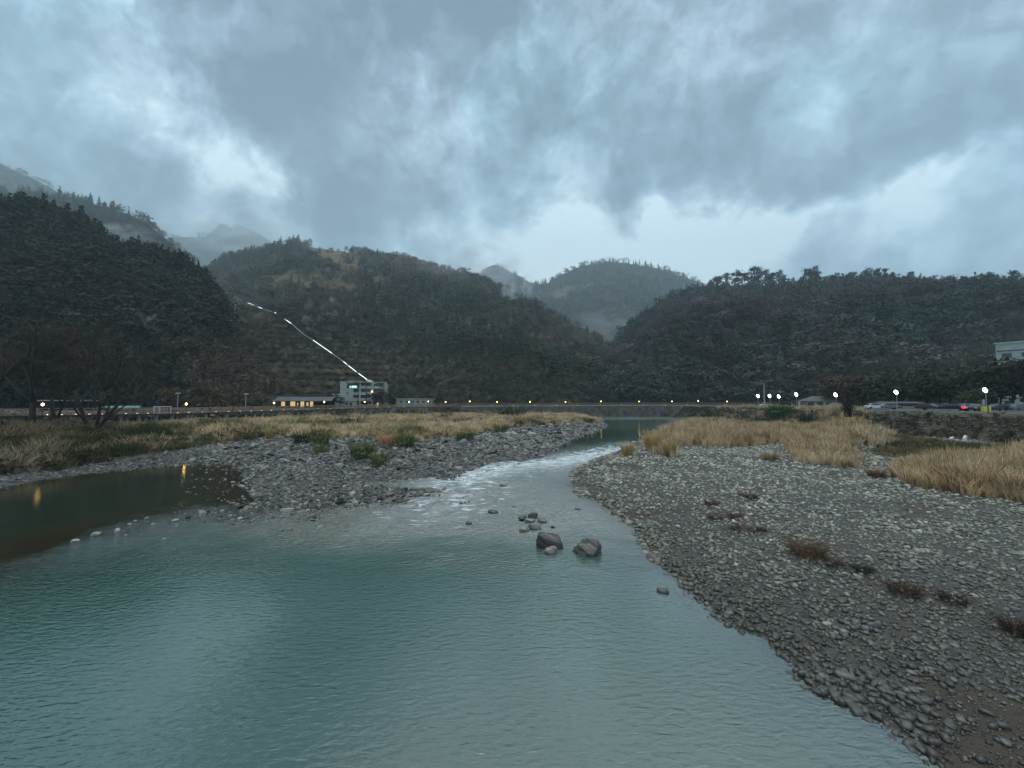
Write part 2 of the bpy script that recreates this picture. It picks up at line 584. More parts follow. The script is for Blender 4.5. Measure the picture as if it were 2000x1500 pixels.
def terrain(X, Y, parts=False):
    X, Y = np.asarray(X, float), np.asarray(Y, float)
    wob = fbm(X * 0.5, Y * 0.5, 3, 3) * 0.6 + fbm(X * 0.15, Y * 0.15, 5, 3) * 0.9
    sl = signed_dist(X, Y, LEFT_POLY) + wob
    sr = signed_dist(X, Y, RIGHT_POLY) + wob * 0.6
    dep = np.clip(-np.maximum(sl, sr), 0, None)
    z = -1.7 * (1 - np.exp(-dep * 0.10)) - dep * 0.004
    # stony spit that splits the still pool from the river
    ds = line_dist(X, Y, SPIT)
    z = np.maximum(z, -0.05 - 0.13 * sstep(0, 18, -X + 0 * X) * 1.0 - (ds / 3.2) ** 2 * 0.22 + fbm(X * 0.7, Y * 0.7, 9, 2) * 0.05)
    zl = np.where(sl > 0, 0.02 + np.minimum(sl * 0.035, 0.40) + 0.5 * sstep(14, 45, sl), -9)
    zr = np.where(sr > 0, 0.02 + np.minimum(sr * 0.07, 0.62) + 0.35 * sstep(20, 45, sr), -9)
    z = np.maximum(z, np.maximum(zl, zr))
    land = np.maximum(sl, sr)
    z = z + fbm(X * 0.35, Y * 0.35, 21, 4) * 0.10 * sstep(0, 3, land) + fbm(X * 0.06, Y * 0.06, 22, 3) * 0.18 * sstep(2, 12, land)
    for c, a, b in DIPS:
        e = ((X - c.x) / a) ** 2 + ((Y - c.y) / b) ** 2
        z = z - 0.95 * np.exp(-e * 1.3)
    sb = signed_dist(X, Y, BACK_POLY)
    top = np.interp(X, [v.x for v in WALK3], [v.z for v in WALK3]) - 0.1
    # the left bank climbs from the stones to the foot of the walkway
    sg = signed_dist(X, Y, GRASS_L)
    fr = np.clip(sg, 0, None) / (np.clip(sg, 0, None) + np.clip(-sb, 0, None) + 1.0)
    hb = np.interp(X / np.maximum(Y, 20.0), [-1.2, -.8, -.59, -.38, -.13], [3.3, 3.2, 2.5, 1.4, .9])
    z = z + (hb - z) * sstep(0, 0.8, fr) * (hb > z) * (sg > 0) * (sb < 0)
    z = np.where((sb >= 0) & (X < -14), np.maximum(z, hb), z)
    wall = sstep(-34, -22, X)
    z = z * (1 - sstep(0, 1, sb) * 0) + (top - z) * (sstep(0.5, 9, sb) * (1 - wall) + sstep(0.2, 1.6, sb) * wall)
    edge = 76 + 0.035 * (Y - 60)
    emb = sstep(-7.5, 0, X - edge + fbm(X * 0.2, Y * 0.2, 31, 2) * 1.2 - 0.5) * sstep(206, 190, Y - 0 * X)
    emb = emb * sstep(-20, 0, Y)
    z = z + (5.2 - z) * emb
    if parts:
        return z, sl, sr, sb, emb, ds
    return z


def ground_grid(ny, ns, y0, y1, smax, off=12.0):
    yn = np.concatenate([np.linspace(-40, y0, 12, endpoint=False), np.geomspace(y0 + off, y1 + off, ny) - off])
    s = np.linspace(-smax, smax, ns)
    Y = np.repeat(yn[:, None], ns, 1)
    X = s[None, :] * (np.maximum(Y, 0) + off)
    i = np.arange(len(yn) - 1)[:, None] * ns + np.arange(ns - 1)[None, :]
    Q = np.stack([i, i + 1, i + 1 + ns, i + ns], -1).reshape(-1, 4)
    return X, Y, Q


def ground_material():
    m, nt, out = new_mat('valley_ground')
    b = nt.nodes.new('ShaderNodeBsdfPrincipled')
    nt.links.new(b.outputs[0], out.inputs[0])
    geo = nt.nodes.new('ShaderNodeNewGeometry')
    pos = geo.outputs['Position']

    def att(n):
        a = nt.nodes.new('ShaderNodeAttribute')
        a.attribute_name = n
        return Ex(nt, a.outputs['Fac'])
    n1 = noise_node(nt, pos, 1.3, 6, 0.65)
    n2 = noise_node(nt, pos, 9, 5, 0.7)
    vo = nt.nodes.new('ShaderNodeTexVoronoi')
    vo.inputs['Scale'].default_value = 7.0
    nt.links.new(pos, vo.inputs['Vector'])
    peb = mix_rgb(nt, 0.5, ramp_node(nt, n2.outputs[0], [(0.3, (.016, .014, .012)), (0.55, (.05, .046, .04)), (0.75, (.12, .12, .11))]), vo.outputs['Color'], 'OVERLAY')
    hs = nt.nodes.new('ShaderNodeHueSaturation')
    hs.inputs['Saturation'].default_value = 0.25
    nt.links.new(peb, hs.inputs['Color'])
    soil = ramp_node(nt, n1.outputs[0], [(0.3, (.028, .023, .018)), (0.7, (.055, .044, .033))])
    earth = ramp_node(nt, n1.outputs[0], [(0.25, (.018, .02, .012)), (0.5, (.042, .036, .022)), (0.75, (.085, .068, .04))])
    bed = ramp_node(nt, n1.outputs[0], [(0.3, (.03, .032, .02)), (0.7, (.075, .07, .042))])
    road = ramp_node(nt, n2.outputs[0], [(0.3, (.05, .052, .055)), (0.7, (.075, .078, .08))])
    c = mix_rgb(nt, (att('soil') + (Ex(nt, n1.outputs[0]) - 0.5) * 0.5).step(0.35, 0.65), hs.outputs[0], soil)
    c = mix_rgb(nt, (att('earth') + (Ex(nt, n1.outputs[0]) - 0.5) * 0.6).step(0.4, 0.6), c, earth)
    c = mix_rgb(nt, att('bed'), c, bed)
    c = mix_rgb(nt, att('road').step(0.45, 0.55), c, road)
    nt.links.new(c, b.inputs['Base Color'])
    b.inputs['Roughness'].default_value = 0.62
    b.inputs['Specular IOR Level'].default_value = 0.35
    bp = nt.nodes.new('ShaderNodeBump')
    bp.inputs['Strength'].default_value = 0.8
    bp.inputs['Distance'].default_value = 0.05
    h = Ex(nt, n2.outputs[0]) + Ex(nt, vo.outputs['Distance']) * -0.7
    nt.links.new(h.s, bp.inputs['Height'])
    nt.links.new(bp.outputs[0], b.inputs['Normal'])
    return m


def build_ground():
    X, Y, Q = ground_grid(430, 560, -5, 1230, 1.75)
    X = np.clip(X, -1240, 1240)
    z, sl, sr, sb, emb, ds = terrain(X, Y, True)
    # leave the far ground a little lower than hill feet
    soil = sstep(0.28, 0.75, fbm(X * 0.28, Y * 0.28, 41, 3) * 0.9 + 0.25 * (sr > 0) * sstep(9, 2, sr)) * (np.maximum(sl, sr) > -1)
    earth = np.clip(sstep(9, 20, sl + fbm(X * 0.1, Y * 0.1, 8, 3) * 10) * (Y > 40) + sstep(30, 44, sr + 8 * fbm(X * 0.08, Y * 0.08, 12, 3)) + emb + sstep(0, 2, sb), 0, 1)
    road = sstep(79, 80, X - 0.035 * (Y - 60)) * sstep(104, 100, X) * sstep(40, 45, Y) * sstep(190, 180, Y)
    bed = sstep(0.05, -0.12, z)
    me = raw_mesh('ground', np.stack([X, Y, z], -1).reshape(-1, 3), Q, ground_material(), True,
                  {'soil': soil, 'earth': earth, 'road': road, 'bed': bed})
    tag(link('ground', me), 'stony valley floor with gravel bars and earth banks', None, None, 'structure')


# ------------------------------------------------------------------ water


def water_material():
    m, nt, out = new_mat('river_water')
    geo = nt.nodes.new('ShaderNodeNewGeometry')
    pos = geo.outputs['Position']

    def att(n):
        a = nt.nodes.new('ShaderNodeAttribute')
        a.attribute_name = n
        return Ex(nt, a.outputs['Fac'])
    depth, rip, foam = att('depth'), att('ripple'), att('foam')
    mp = nt.nodes.new('ShaderNodeMapping')
    mp.inputs['Rotation'].default_value = (0, 0, R(-14))
    mp.inputs['Scale'].default_value = (2.0, 4.6, 1.0)
    nt.links.new(pos, mp.inputs['Vector'])
    a = noise_node(nt, mp.outputs[0], 1.5, 3, 0.5, 0.5)
    mp2 = nt.nodes.new('ShaderNodeMapping')
    mp2.inputs['Rotation'].default_value = (0, 0, R(24))
    mp2.inputs['Scale'].default_value = (1.3, 2.8, 1.0)
    nt.links.new(pos, mp2.inputs['Vector'])
    c = noise_node(nt, mp2.outputs[0], 3.6, 3, 0.55, 0.4)
    patch = Ex(nt, noise_node(nt, pos, 0.11, 3, 0.5).outputs[0]).step(0.35, 0.65)
    h = (Ex(nt, a.outputs[0]) * 0.042 + Ex(nt, c.outputs[0]) * 0.020) * rip * (patch * 0.7 + 0.45)
    bp = nt.nodes.new('ShaderNodeBump')
    bp.inputs['Strength'].default_value = 1.0
    bp.inputs['Distance'].default_value = 1.0
    nt.links.new(h.s, bp.inputs['Height'])
    # water body: murky teal where deep, see-through over the shallows
    body = nt.nodes.new('ShaderNodeBsdfDiffuse')
    deep = ramp_node(nt, noise_node(nt, pos, 0.07, 3, 0.5).outputs[0], [(0.38, (.0030, .044, .0215)), (0.62, (.013, .060, .041))])
    pool = att('still')
    shoal_sheen = mix_rgb(nt, att('shoal_sheen'), deep, (.105, .155, .16))  # paler shallows, with sky reflection painted into the body colour
    nt.links.new(mix_rgb(nt, pool, shoal_sheen, mix_rgb(nt, (depth * -1.2).exp(), (.006, .026, .018), (.055, .047, .022))), body.inputs[0])
    clear = nt.nodes.new('ShaderNodeBsdfTransparent')
    clear.inputs[0].default_value = (.55, .62, .48, 1)
    bm = nt.nodes.new('ShaderNodeMixShader')
    nt.links.new(att('clear').s, bm.inputs[0])
    nt.links.new(body.outputs[0], bm.inputs[1])
    nt.links.new(clear.outputs[0], bm.inputs[2])
    gl = nt.nodes.new('ShaderNodeBsdfGlossy')
    gl.inputs[0].default_value = (1, 1, 1, 1)
    nt.links.new((rip * 0.05 + 0.06).s, gl.inputs['Roughness'])
    nt.links.new(bp.outputs[0], gl.inputs['Normal'])
    fr = nt.nodes.new('ShaderNodeFresnel')
    fr.inputs[0].default_value = 2.6
    nt.links.new(bp.outputs[0], fr.inputs['Normal'])
    mx = nt.nodes.new('ShaderNodeMixShader')
    nt.links.new(fr.outputs[0], mx.inputs[0])
    nt.links.new(bm.outputs[0], mx.inputs[1])
    nt.links.new(gl.outputs[0], mx.inputs[2])
    fo = nt.nodes.new('ShaderNodeBsdfDiffuse')
    fo.inputs[0].default_value = (.62, .72, .76, 1)
    mp3 = nt.nodes.new('ShaderNodeMapping')
    mp3.inputs['Scale'].default_value = (0.55, 1.5, 1.0)
    nt.links.new(pos, mp3.inputs['Vector'])
    fn = noise_node(nt, mp3.outputs[0], 1.6, 6, 0.72, 0.6)
    fm = (Ex(nt, fn.outputs[0]) + foam * 0.22 - 0.24).step(0.36, 0.50) * foam.step(0.02, 0.25)
    fx = nt.nodes.new('ShaderNodeMixShader')
    nt.links.new((fm * 0.85).s, fx.inputs[0])
    nt.links.new(mx.outputs[0], fx.inputs[1])
    nt.links.new(fo.outputs[0], fx.inputs[2])
    nt.links.new(fx.outputs[0], out.inputs[0])
    return m


def build_water():
    X, Y, Q = ground_grid(420, 520, -5, 205, 1.62)
    z, sl, sr, sb, emb, ds = terrain(X, Y, True)
    c1, c2 = G(1030, 915), G(1180, 885)
    # rapids along the chute of fast water
    rap_line = g2([(1235, 868), (1190, 880), (1130, 895), (1060, 905), (980, 912), (900, 935), (860, 985)])
    dr = line_dist(X, Y, rap_line)
    rap = np.exp(-(dr / 4.5) ** 2)
    foam = 0.34 * np.exp(-(line_dist(X, Y, rap_line[1:6]) / 3.0) ** 2) + 0.46 * np.exp(-(line_dist(X, Y, rap_line) / 5.0) ** 2)
    # the still pool lies beyond the spit on the left
    px, py = proj(X, Y, np.zeros_like(X))
    sp = np.array([proj(np.array(a), np.array(b), np.array(0.0)) for a, b in SPIT])
    spx, spy = sp[::-1, 0], sp[::-1, 1]
    ylim = np.interp(px, spx, spy)
    still = sstep(-26, 30, ylim - py + 26 * fbm(X * .35, Y * .35, 58, 3)) * sstep(660, 600, px) * (Y > 8)
    far = sstep(66, 80, Y)
    river = 0.55 + 2.2 * rap + 2.6 * sstep(15.5, 23, Y + 1.5 * fbm(X * .3, Y * .3, 57, 2)) * sstep(62, 42, Y)
    rip = np.where(still > 0, (1 - still) * river + still * 0.10, river) * (1 - far * 0.72) + 2.4 * sstep(150, 162, Y)
    H = np.zeros_like(X)
    H += rap * (fbm(X * 0.8, Y * 1.3, 51, 3) * 0.22)
    H += 0.045 * fbm(X * 0.7, Y * 1.5, 55, 3) * (1 - still) * sstep(15, 22, Y) * sstep(64, 45, Y)
    depth = np.clip(-z, 0, 5)
    # far downslope under the banks the sheet is hidden by the ground
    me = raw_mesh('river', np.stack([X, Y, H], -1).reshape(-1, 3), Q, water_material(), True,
                  {'clear': np.exp(-depth * np.where(sr > -6, 9.0, 2.6)), 'shoal_sheen': np.clip(np.exp(-depth * 3.2) * sstep(-9, -2, sr) * sstep(9, 17, Y) + .55 * sstep(16, 24, Y) * sstep(75, 50, Y) * (X > -9), 0, 1) * (1 - still),
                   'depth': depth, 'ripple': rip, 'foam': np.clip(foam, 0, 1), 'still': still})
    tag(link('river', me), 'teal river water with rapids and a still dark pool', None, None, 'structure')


build_ground()
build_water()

# ------------------------------------------------------------------ hills


class Hill:
    def __init__(self, name, ridge, foot, amp=9.0, seed=1, tree=7.0, power=0.85, back=0.6, nu=170, nv=60, terraces=False, tan=(), base=((.014, .017, .012), (.04, .036, .026))):
        self.name, self.seed, self.amp, self.power, self.back, self.terraces, self.tan = name, seed, amp, power, back, terraces, tan
        self.rp = np.array([(p[0],) + tuple(P(*p)) for p in ridge])
        self.rp[:, 3] -= tree
        self.fp = np.array([(p[0], GX(p[0], p[1]), p[1], p[2] if len(p) > 2 else 3.0) for p in foot])
        self.u0, self.u1 = self.rp[0, 0], self.rp[-1, 0]
        U, V = np.meshgrid(np.linspace(self.u0, self.u1, nu), np.concatenate([np.linspace(0, 1, nv), np.linspace(1, 1 + back, 12)[1:]]))
        X, Y, Z = self.S(U, V)
        n = nu
        i = np.arange(U.shape[0] - 1)[:, None] * n + np.arange(n - 1)[None, :]
        Q = np.stack([i, i + 1, i + 1 + n, i + n], -1).reshape(-1, 4)
        self.U, self.V, self.X, self.Y, self.Z = U, V, X, Y, Z
        self.px, self.py = proj(X, Y, Z)
        t = self.tanmask(self.px, self.py)
        m, nt, out = new_mat(name + '_soil')
        b = nt.nodes.new('ShaderNodeBsdfPrincipled')
        nt.links.new(b.outputs[0], out.inputs[0])
        geo = nt.nodes.new('ShaderNodeNewGeometry')
        nn = noise_node(nt, geo.outputs['Position'], 0.06, 8, 0.72)
        c = ramp_node(nt, nn.outputs[0], [(0.3, base[0]), (0.7, base[1])])
        at = nt.nodes.new('ShaderNodeAttribute')
        at.attribute_name = 'tan'
        n3 = noise_node(nt, geo.outputs['Position'], 0.25, 6, 0.7)
        c = mix_rgb(nt, Ex(nt, at.outputs['Fac']), c, ramp_node(nt, n3.outputs[0], [(0.3, (.08, .06, .035)), (0.7, (.21, .165, .10))]))
        nt.links.new(c, b.inputs['Base Color'])
        b.inputs['Roughness'].default_value = 0.9
        b.inputs['Specular IOR Level'].default_value = 0.1
        me = raw_mesh('hill', np.stack([X, Y, Z], -1).reshape(-1, 3), Q, m, True, {'tan': t})
        self.obj = tag(link('hill', me), name, None, None, 'structure')

    def tanmask(self, px, py):
        t = np.zeros(np.shape(px))
        for cx, cy, rx, ry, rot in self.tan:
            a = R(rot)
            dx, dy = px - cx, py - cy
            p, q = (dx * math.cos(a) + dy * math.sin(a)) / rx, (dy * math.cos(a) - dx * math.sin(a)) / ry
            t = np.maximum(t, sstep(1.35, 0.75, np.sqrt(p * p + q * q) + 0.5 * fbm(px * 0.05, py * 0.05, 77, 3)))
        return t

    def S(self, U, V):
        r = [np.interp(U, self.rp[:, 0], self.rp[:, k]) for k in (1, 2, 3)]
        f = [np.interp(U, self.fp[:, 0], self.fp[:, k]) for k in (1, 2, 3)]
        X, Y = f[0] + (r[0] - f[0]) * V, f[1] + (r[1] - f[1]) * V
        Vc = np.clip(V, 0, 1)
        prof = Vc ** self.power
        Z = f[2] + (r[2] - f[2]) * prof
        Z = Z - np.clip(V - 1, 0, None) * (r[2] - f[2]) * 0.9
        env = np.sin(np.pi * np.clip(V, 0, 1)) ** 0.8
        s = self.seed
        spur = fbm(X / 70.0 + 3 * s, Y / 90.0, s, 4, 0.55)
        Z = Z + env * self.amp * (1.5 * spur + 0.5 * fbm(X / 18.0, Y / 18.0, s + 9, 3)) + 1.6 * fbm(X / 9.0, Y / 9.0, s + 4, 2) * np.clip(V * 6, 0, 1)
        if self.terraces:
            zt = np.round(Z / 4.0) * 4.0
            w = sstep(0.26, 0.14, V + .1 * fbm(U / 60, V * 6, 3, 2)) * sstep(430, 520, U) * sstep(800, 700, U)
            Z = Z + (zt - Z) * w * 0.85
        return X, Y, Z

    def sample(self, n, vmax=1.06, thin=None):
        # area weighted over the grid cells
        nu = self.U.shape[1]
        A = np.stack([self.X, self.Y, self.Z], -1)
        e1, e2 = A[:-1, 1:] - A[:-1, :-1], A[1:, :-1] - A[:-1, :-1]
        ar = np.linalg.norm(np.cross(e1, e2), axis=-1)
        ar = ar * (self.V[:-1, :-1] <= vmax) / (self.Y[:-1, :-1] ** 0.6)
        p = (ar / ar.sum()).ravel()
        k = rng.choice(p.size, n, p=p)
        i, j = np.divmod(k, nu - 1)
        du, dv = rng.random(n), rng.random(n)
        U = self.U[i, j] + (self.U[i, j + 1] - self.U[i, j]) * du
        V = self.V[i, j] + (self.V[i + 1, j] - self.V[i, j]) * dv
        V = np.minimum(V, vmax)
        X, Y, Z = self.S(U, V)
        return U, V, X, Y, Z

    def at(self, px, py):
        d = (self.px - px) ** 2 + (self.py - py) ** 2 + (self.V > 1) * 1e9
        k = np.unravel_index(np.argmin(d), d.shape)
        return Vector((self.X[k], self.Y[k], self.Z[k]))


H_dark = Hill('dark conifer hillside on the near left bank',
              [(-420, 300, 150), (-200, 335, 170), (0, 389, 200), (78, 391, 205), (156, 415, 215), (208, 455, 222), (260, 472, 230), (346, 496, 240),
               (390, 522, 246), (421, 563, 250), (428, 600, 250), (450, 660, 246), (520, 712, 236), (600, 760, 226), (680, 783, 215)],
              [(-420, 105, 2), (0, 128, 2), (200, 140, 2), (400, 158, 2), (520, 180, 2), (680, 196, 2)], 8, 11, 8, 0.8)
H_mid = Hill('misty wooded slope behind the dark near hillside',
             [(-300, 300, 420), (-100, 330, 410), (0, 360, 400), (78, 365, 400), (143, 370, 400), (182, 383, 400), (247, 402, 400), (286, 420, 400), (325, 453, 400),
              (364, 490, 400), (403, 513, 400), (450, 600, 390), (520, 700, 380), (620, 780, 370)],
             [(-300, 200), (0, 230), (300, 250), (620, 330)], 10, 15, 8, 0.85)
H_high = Hill('high pale slope at the far left',
              [(-300, 230, 660), (-120, 268, 650), (0, 310, 640), (39, 328, 640), (78, 346, 640), (117, 367, 640), (180, 400, 640), (260, 450, 640), (400, 560, 640), (520, 780, 640)],
              [(-300, 420), (200, 440), (520, 560)], 10, 19, 8, 0.9)
H_mist = Hill('pale pointed peak fading into cloud',
              [(180, 560, 1120), (290, 470, 1120), (340, 458, 1120), (400, 460, 1120), (432, 432, 1120), (452, 441, 1120), (470, 437, 1120), (500, 448, 1120), (560, 490, 1120), (680, 600, 1120), (760, 780, 1120)],
              [(180, 800), (760, 800)], 8, 23, 6, 0.9)
H_mound = Hill('broad brown green hill behind the concrete building',
               [(330, 610, 420), (400, 522, 420), (440, 497, 425), (490, 485, 430), (545, 470, 430), (575, 464, 430), (615, 471, 430), (660, 479, 430),
                (700, 482, 430), (740, 491, 430), (800, 501, 430), (830, 507, 430), (860, 517, 422), (900, 526, 415), (940, 540, 406), (980, 558, 396), (1020, 578, 384),
                (1060, 598, 370), (1100, 618, 355), (1140, 641, 345), (1170, 655, 340), (1200, 690, 325), (1260, 722, 300), (1330, 762, 280), (1400, 783, 270)],
               [(330, 215, 3), (500, 222, 3), (640, 240, 3), (700, 246, 3), (780, 242, 3), (900, 232, 4), (1100, 232, 4), (1250, 240, 4), (1400, 250, 4)], 15, 31, 7, 0.82, nu=260, nv=90, terraces=True,
               tan=[(648, 490, 70, 24, 28), (590, 546, 75, 18, -4), (700, 560, 30, 8, 10), (900, 620, 22, 9, 30), (640, 550, 30, 10, 10), (620, 752, 80, 5, -6), (560, 735, 90, 5, 3), (470, 715, 60, 7, 0), (640, 722, 60, 4, 2), (790, 720, 60, 8, 0), (850, 700, 40, 5, 10), (745, 540, 26, 7, 0)],
               base=((.024, .023, .018), (.07, .057, .044)))
H_saddle = Hill('small steep hill slope half hidden in cloud',
                [(900, 600, 900), (935, 535, 900), (952, 516, 900), (968, 512, 900), (990, 522, 900), (1010, 532, 900), (1030, 544, 900), (1060, 560, 900), (1120, 640, 900), (1200, 780, 900)],
                [(880, 560), (1200, 600)], 6, 37, 6, 0.9)
H_dome = Hill('rounded wooded hill closing the valley',
              [(960, 640, 740), (1020, 553, 740), (1070, 546, 740), (1100, 527, 740), (1140, 512, 740), (1190, 504, 740), (1240, 509, 740), (1300, 521, 740), (1360, 544, 740),
               (1420, 575, 740), (1500, 640, 740), (1620, 780, 740)],
              [(960, 400), (1200, 420), (1400, 430), (1620, 470)], 11, 41, 7, 0.9,
              tan=[(1090, 575, 20, 6, 0), (1120, 562, 30, 5, -10), (1185, 645, 14, 7, 0)])
H_right = Hill('long dark wooded ridge above the car park',
               [(1130, 770, 300), (1180, 690, 330), (1210, 646, 345), (1260, 606, 355), (1320, 570, 360), (1370, 556, 360), (1400, 552, 360), (1450, 552, 355), (1500, 550, 350), (1560, 552, 345),
                (1640, 545, 335), (1700, 540, 330), (1800, 543, 320), (1900, 552, 310), (2000, 552, 300), (2150, 540, 290), (2500, 560, 260)],
               [(1130, 232, 4), (1300, 230, 4), (1500, 208, 4), (1700, 180, 4), (2000, 150, 4), (2500, 118, 4)], 14, 47, 7, 0.8, nu=240, nv=80)

# ------------------------------------------------------------------ vegetation prototypes (vertex, quad arrays)


def leaf_quads(C, N, size, aspect=1.0, r=rng):
    """one randomly turned quad per centre C, facing roughly N"""
    n = len(C)
    N = N + r.normal(0, 0.45, (n, 3))
    N /= np.linalg.norm(N, axis=1, keepdims=True) + 1e-9
    T = np.cross(N, r.normal(0, 1, (n, 3)))
    T /= np.linalg.norm(T, axis=1, keepdims=True) + 1e-9
    B = np.cross(N, T)
    s = (size * r.uniform(0.6, 1.35, n))[:, None] if np.ndim(size) == 0 else (size * r.uniform(0.6, 1.35, n))[:, None]
    T, B = T * s, B * s * aspect
    V = np.stack([C - T - B * 0.5, C + T * 0.3 - B, C + T + B * 0.5, C - T * 0.3 + B], 1).reshape(-1, 3)
    return V, np.arange(4 * n).reshape(-1, 4)


def proto_conifer(n, seed, slim=0.2):
    r = np.random.default_rng(seed)
    t = 1 - np.sqrt(r.random(n)) * 0.92
    a = r.uniform(0, 2 * np.pi, n)
    lay = 0.75 + 0.25 * np.cos(t * 40)
    rad = slim * (1.02 - t) ** 0.85 * lay * r.uniform(0.55, 1.1, n)
    C = np.stack([rad * np.cos(a), rad * np.sin(a), t * 0.96 + 0.03], 1)
    N = np.stack([np.cos(a), np.sin(a), np.full(n, 0.55)], 1)
    return leaf_quads(C, N, 0.055, 0.8, r)


def proto_round(n, seed, wide=0.42, lumps=7, low=0.42, size=0.058):
    r = np.random.default_rng(seed)
    cen = np.stack([r.uniform(-.5, .5, lumps) * wide * 1.3, r.uniform(-.5, .5, lumps) * wide * 1.3, r.uniform(low, 0.82, lumps)], 1)
    cr = r.uniform(0.17, 0.28, lumps)
    k = r.integers(0, lumps, n)
    D = r.normal(0, 1, (n, 3))
    D /= np.linalg.norm(D, axis=1, keepdims=True)
    D[:, 2] = np.abs(D[:, 2]) * 0.9 - 0.25 * (r.random(n) < 0.35)
    C = cen[k] + D * (cr[k] * r.uniform(0.75, 1.08, n))[:, None]
    C[:, 2] = np.maximum(C[:, 2], 0.05)
    return leaf_quads(C, D + [0, 0, .3], size, 0.8, r)


def proto_bare(n, seed, wide=0.34):
    """winter crown: fan of thin twigs rising from the trunk"""
    r = np.random.default_rng(seed)
    a = r.uniform(0, 2 * np.pi, n)
    tip_h = r.uniform(0.55, 1.0, n)
    rad = wide * np.sqrt(r.random(n)) * np.sin(np.clip((tip_h - 0.3) / 0.72, 0, 1) * np.pi * 0.85 + 0.25)
    tip = np.stack([rad * np.cos(a), rad * np.sin(a), tip_h], 1)
    root = tip * np.array([0.45, 0.45, 0.72]) + r.normal(0, 0.03, (n, 3))
    w = np.cross(tip - root, r.normal(0, 1, (n, 3)))
    w /= np.linalg.norm(w, axis=1, keepdims=True)
    w *= 0.010
    V = np.stack([root - w, root + w, tip + w * 0.4, tip - w * 0.4], 1).reshape(-1, 3)
    tr = np.array([[-.012, 0, 0], [.012, 0, 0], [.006, 0, .7], [-.006, 0, .7], [0, -.012, 0], [0, .012, 0], [0, .006, .7], [0, -.006, .7]])
    V = np.concatenate([V, tr])
    return V, np.arange(len(V)).reshape(-1, 4)


def proto_tuft(n, seed, spread=0.28, lean=0.35, w=0.022, plume=False):
    """clump of grass blades, unit height"""
    r = np.random.default_rng(seed)
    a = r.uniform(0, 2 * np.pi, n)
    rr = spread * np.sqrt(r.random(n)) * 0.6
    b = np.stack([rr * np.cos(a), rr * np.sin(a), np.zeros(n)], 1)
    h = r.uniform(0.55, 1.0, n)
    a2 = a + r.normal(0, 0.7, n)
    ln = lean * r.uniform(0.2, 1.2, n) * h
    m = b + np.stack([ln * 0.35 * np.cos(a2), ln * 0.35 * np.sin(a2), h * 0.6], 1)
    t = b + np.stack([ln * np.cos(a2), ln * np.sin(a2), h], 1)
    ph = r.uniform(0, np.pi, n)
    W = np.stack([np.cos(ph), np.sin(ph), np.zeros(n)], 1) * w
    k1 = 1.0
    V = np.stack([b - W * 0.7, b + W * 0.7, m + W * k1, m - W * k1, t + W * 0.25, t - W * 0.25], 1).reshape(-1, 3)
    o = np.arange(n)[:, None] * 6
    Q = np.concatenate([o + np.array([0, 1, 2, 3]), o + np.array([3, 2, 4, 5])])
    return V, Q


def proto_stone(seed, k=2, flat=0.6, rough=0.16, angular=False):
    """cobble from a subdivided cube"""
    r = np.random.default_rng(seed)
    g = np.linspace(-1, 1, k + 1)
    V, Q = [], []
    for ax in range(3):
        for sg in (-1, 1):
            n = len(V)
            for i in range(k + 1):
                for j in range(k + 1):
                    p = [0, 0, 0]
                    p[ax] = sg
                    p[(ax + 1) % 3] = g[i] * (1 if sg > 0 else -1)
                    p[(ax + 2) % 3] = g[j]
                    V.append(p)
            for i in range(k):
                for j in range(k):
                    a = n + i * (k + 1) + j
                    Q.append((a, a + k + 1, a + k + 2, a + 1))
    V = np.array(V, float)
    key = {}
    mp = []
    U = []
    for p in V:
        t = tuple(np.round(p, 4))
        if t not in key:
            key[t] = len(U)
            U.append(p)
        mp.append(key[t])
    V, Q = np.array(U), np.array(mp)[np.array(Q)]
    if angular:
        V = V / np.linalg.norm(V, axis=1, keepdims=True) ** 0.45
        for _ in range(9):
            d = r.normal(0, 1, 3)
            d /= np.linalg.norm(d)
            lim = r.uniform(0.5, 0.95)
            s = V @ d
            V = V - np.outer(np.maximum(s - lim, 0), d) * 0.9
    else:
        V = V / np.linalg.norm(V, axis=1, keepdims=True) ** 0.86
    ph = r.uniform(0, 6.28, 9)
    nz = np.sin(V[:, 0] * 2.1 + ph[0]) * np.sin(V[:, 1] * 1.9 + ph[1]) + 0.6 * np.sin(V[:, 2] * 3.3 + ph[2] + V[:, 0] * 2.7) + 0.4 * np.sin(V[:, 1] * 4.7 + ph[3])
    V = V * (1 + rough * nz[:, None])
    V *= np.array([1.0, r.uniform(0.62, 0.85), flat * r.uniform(0.8, 1.15)])
    return V, Q


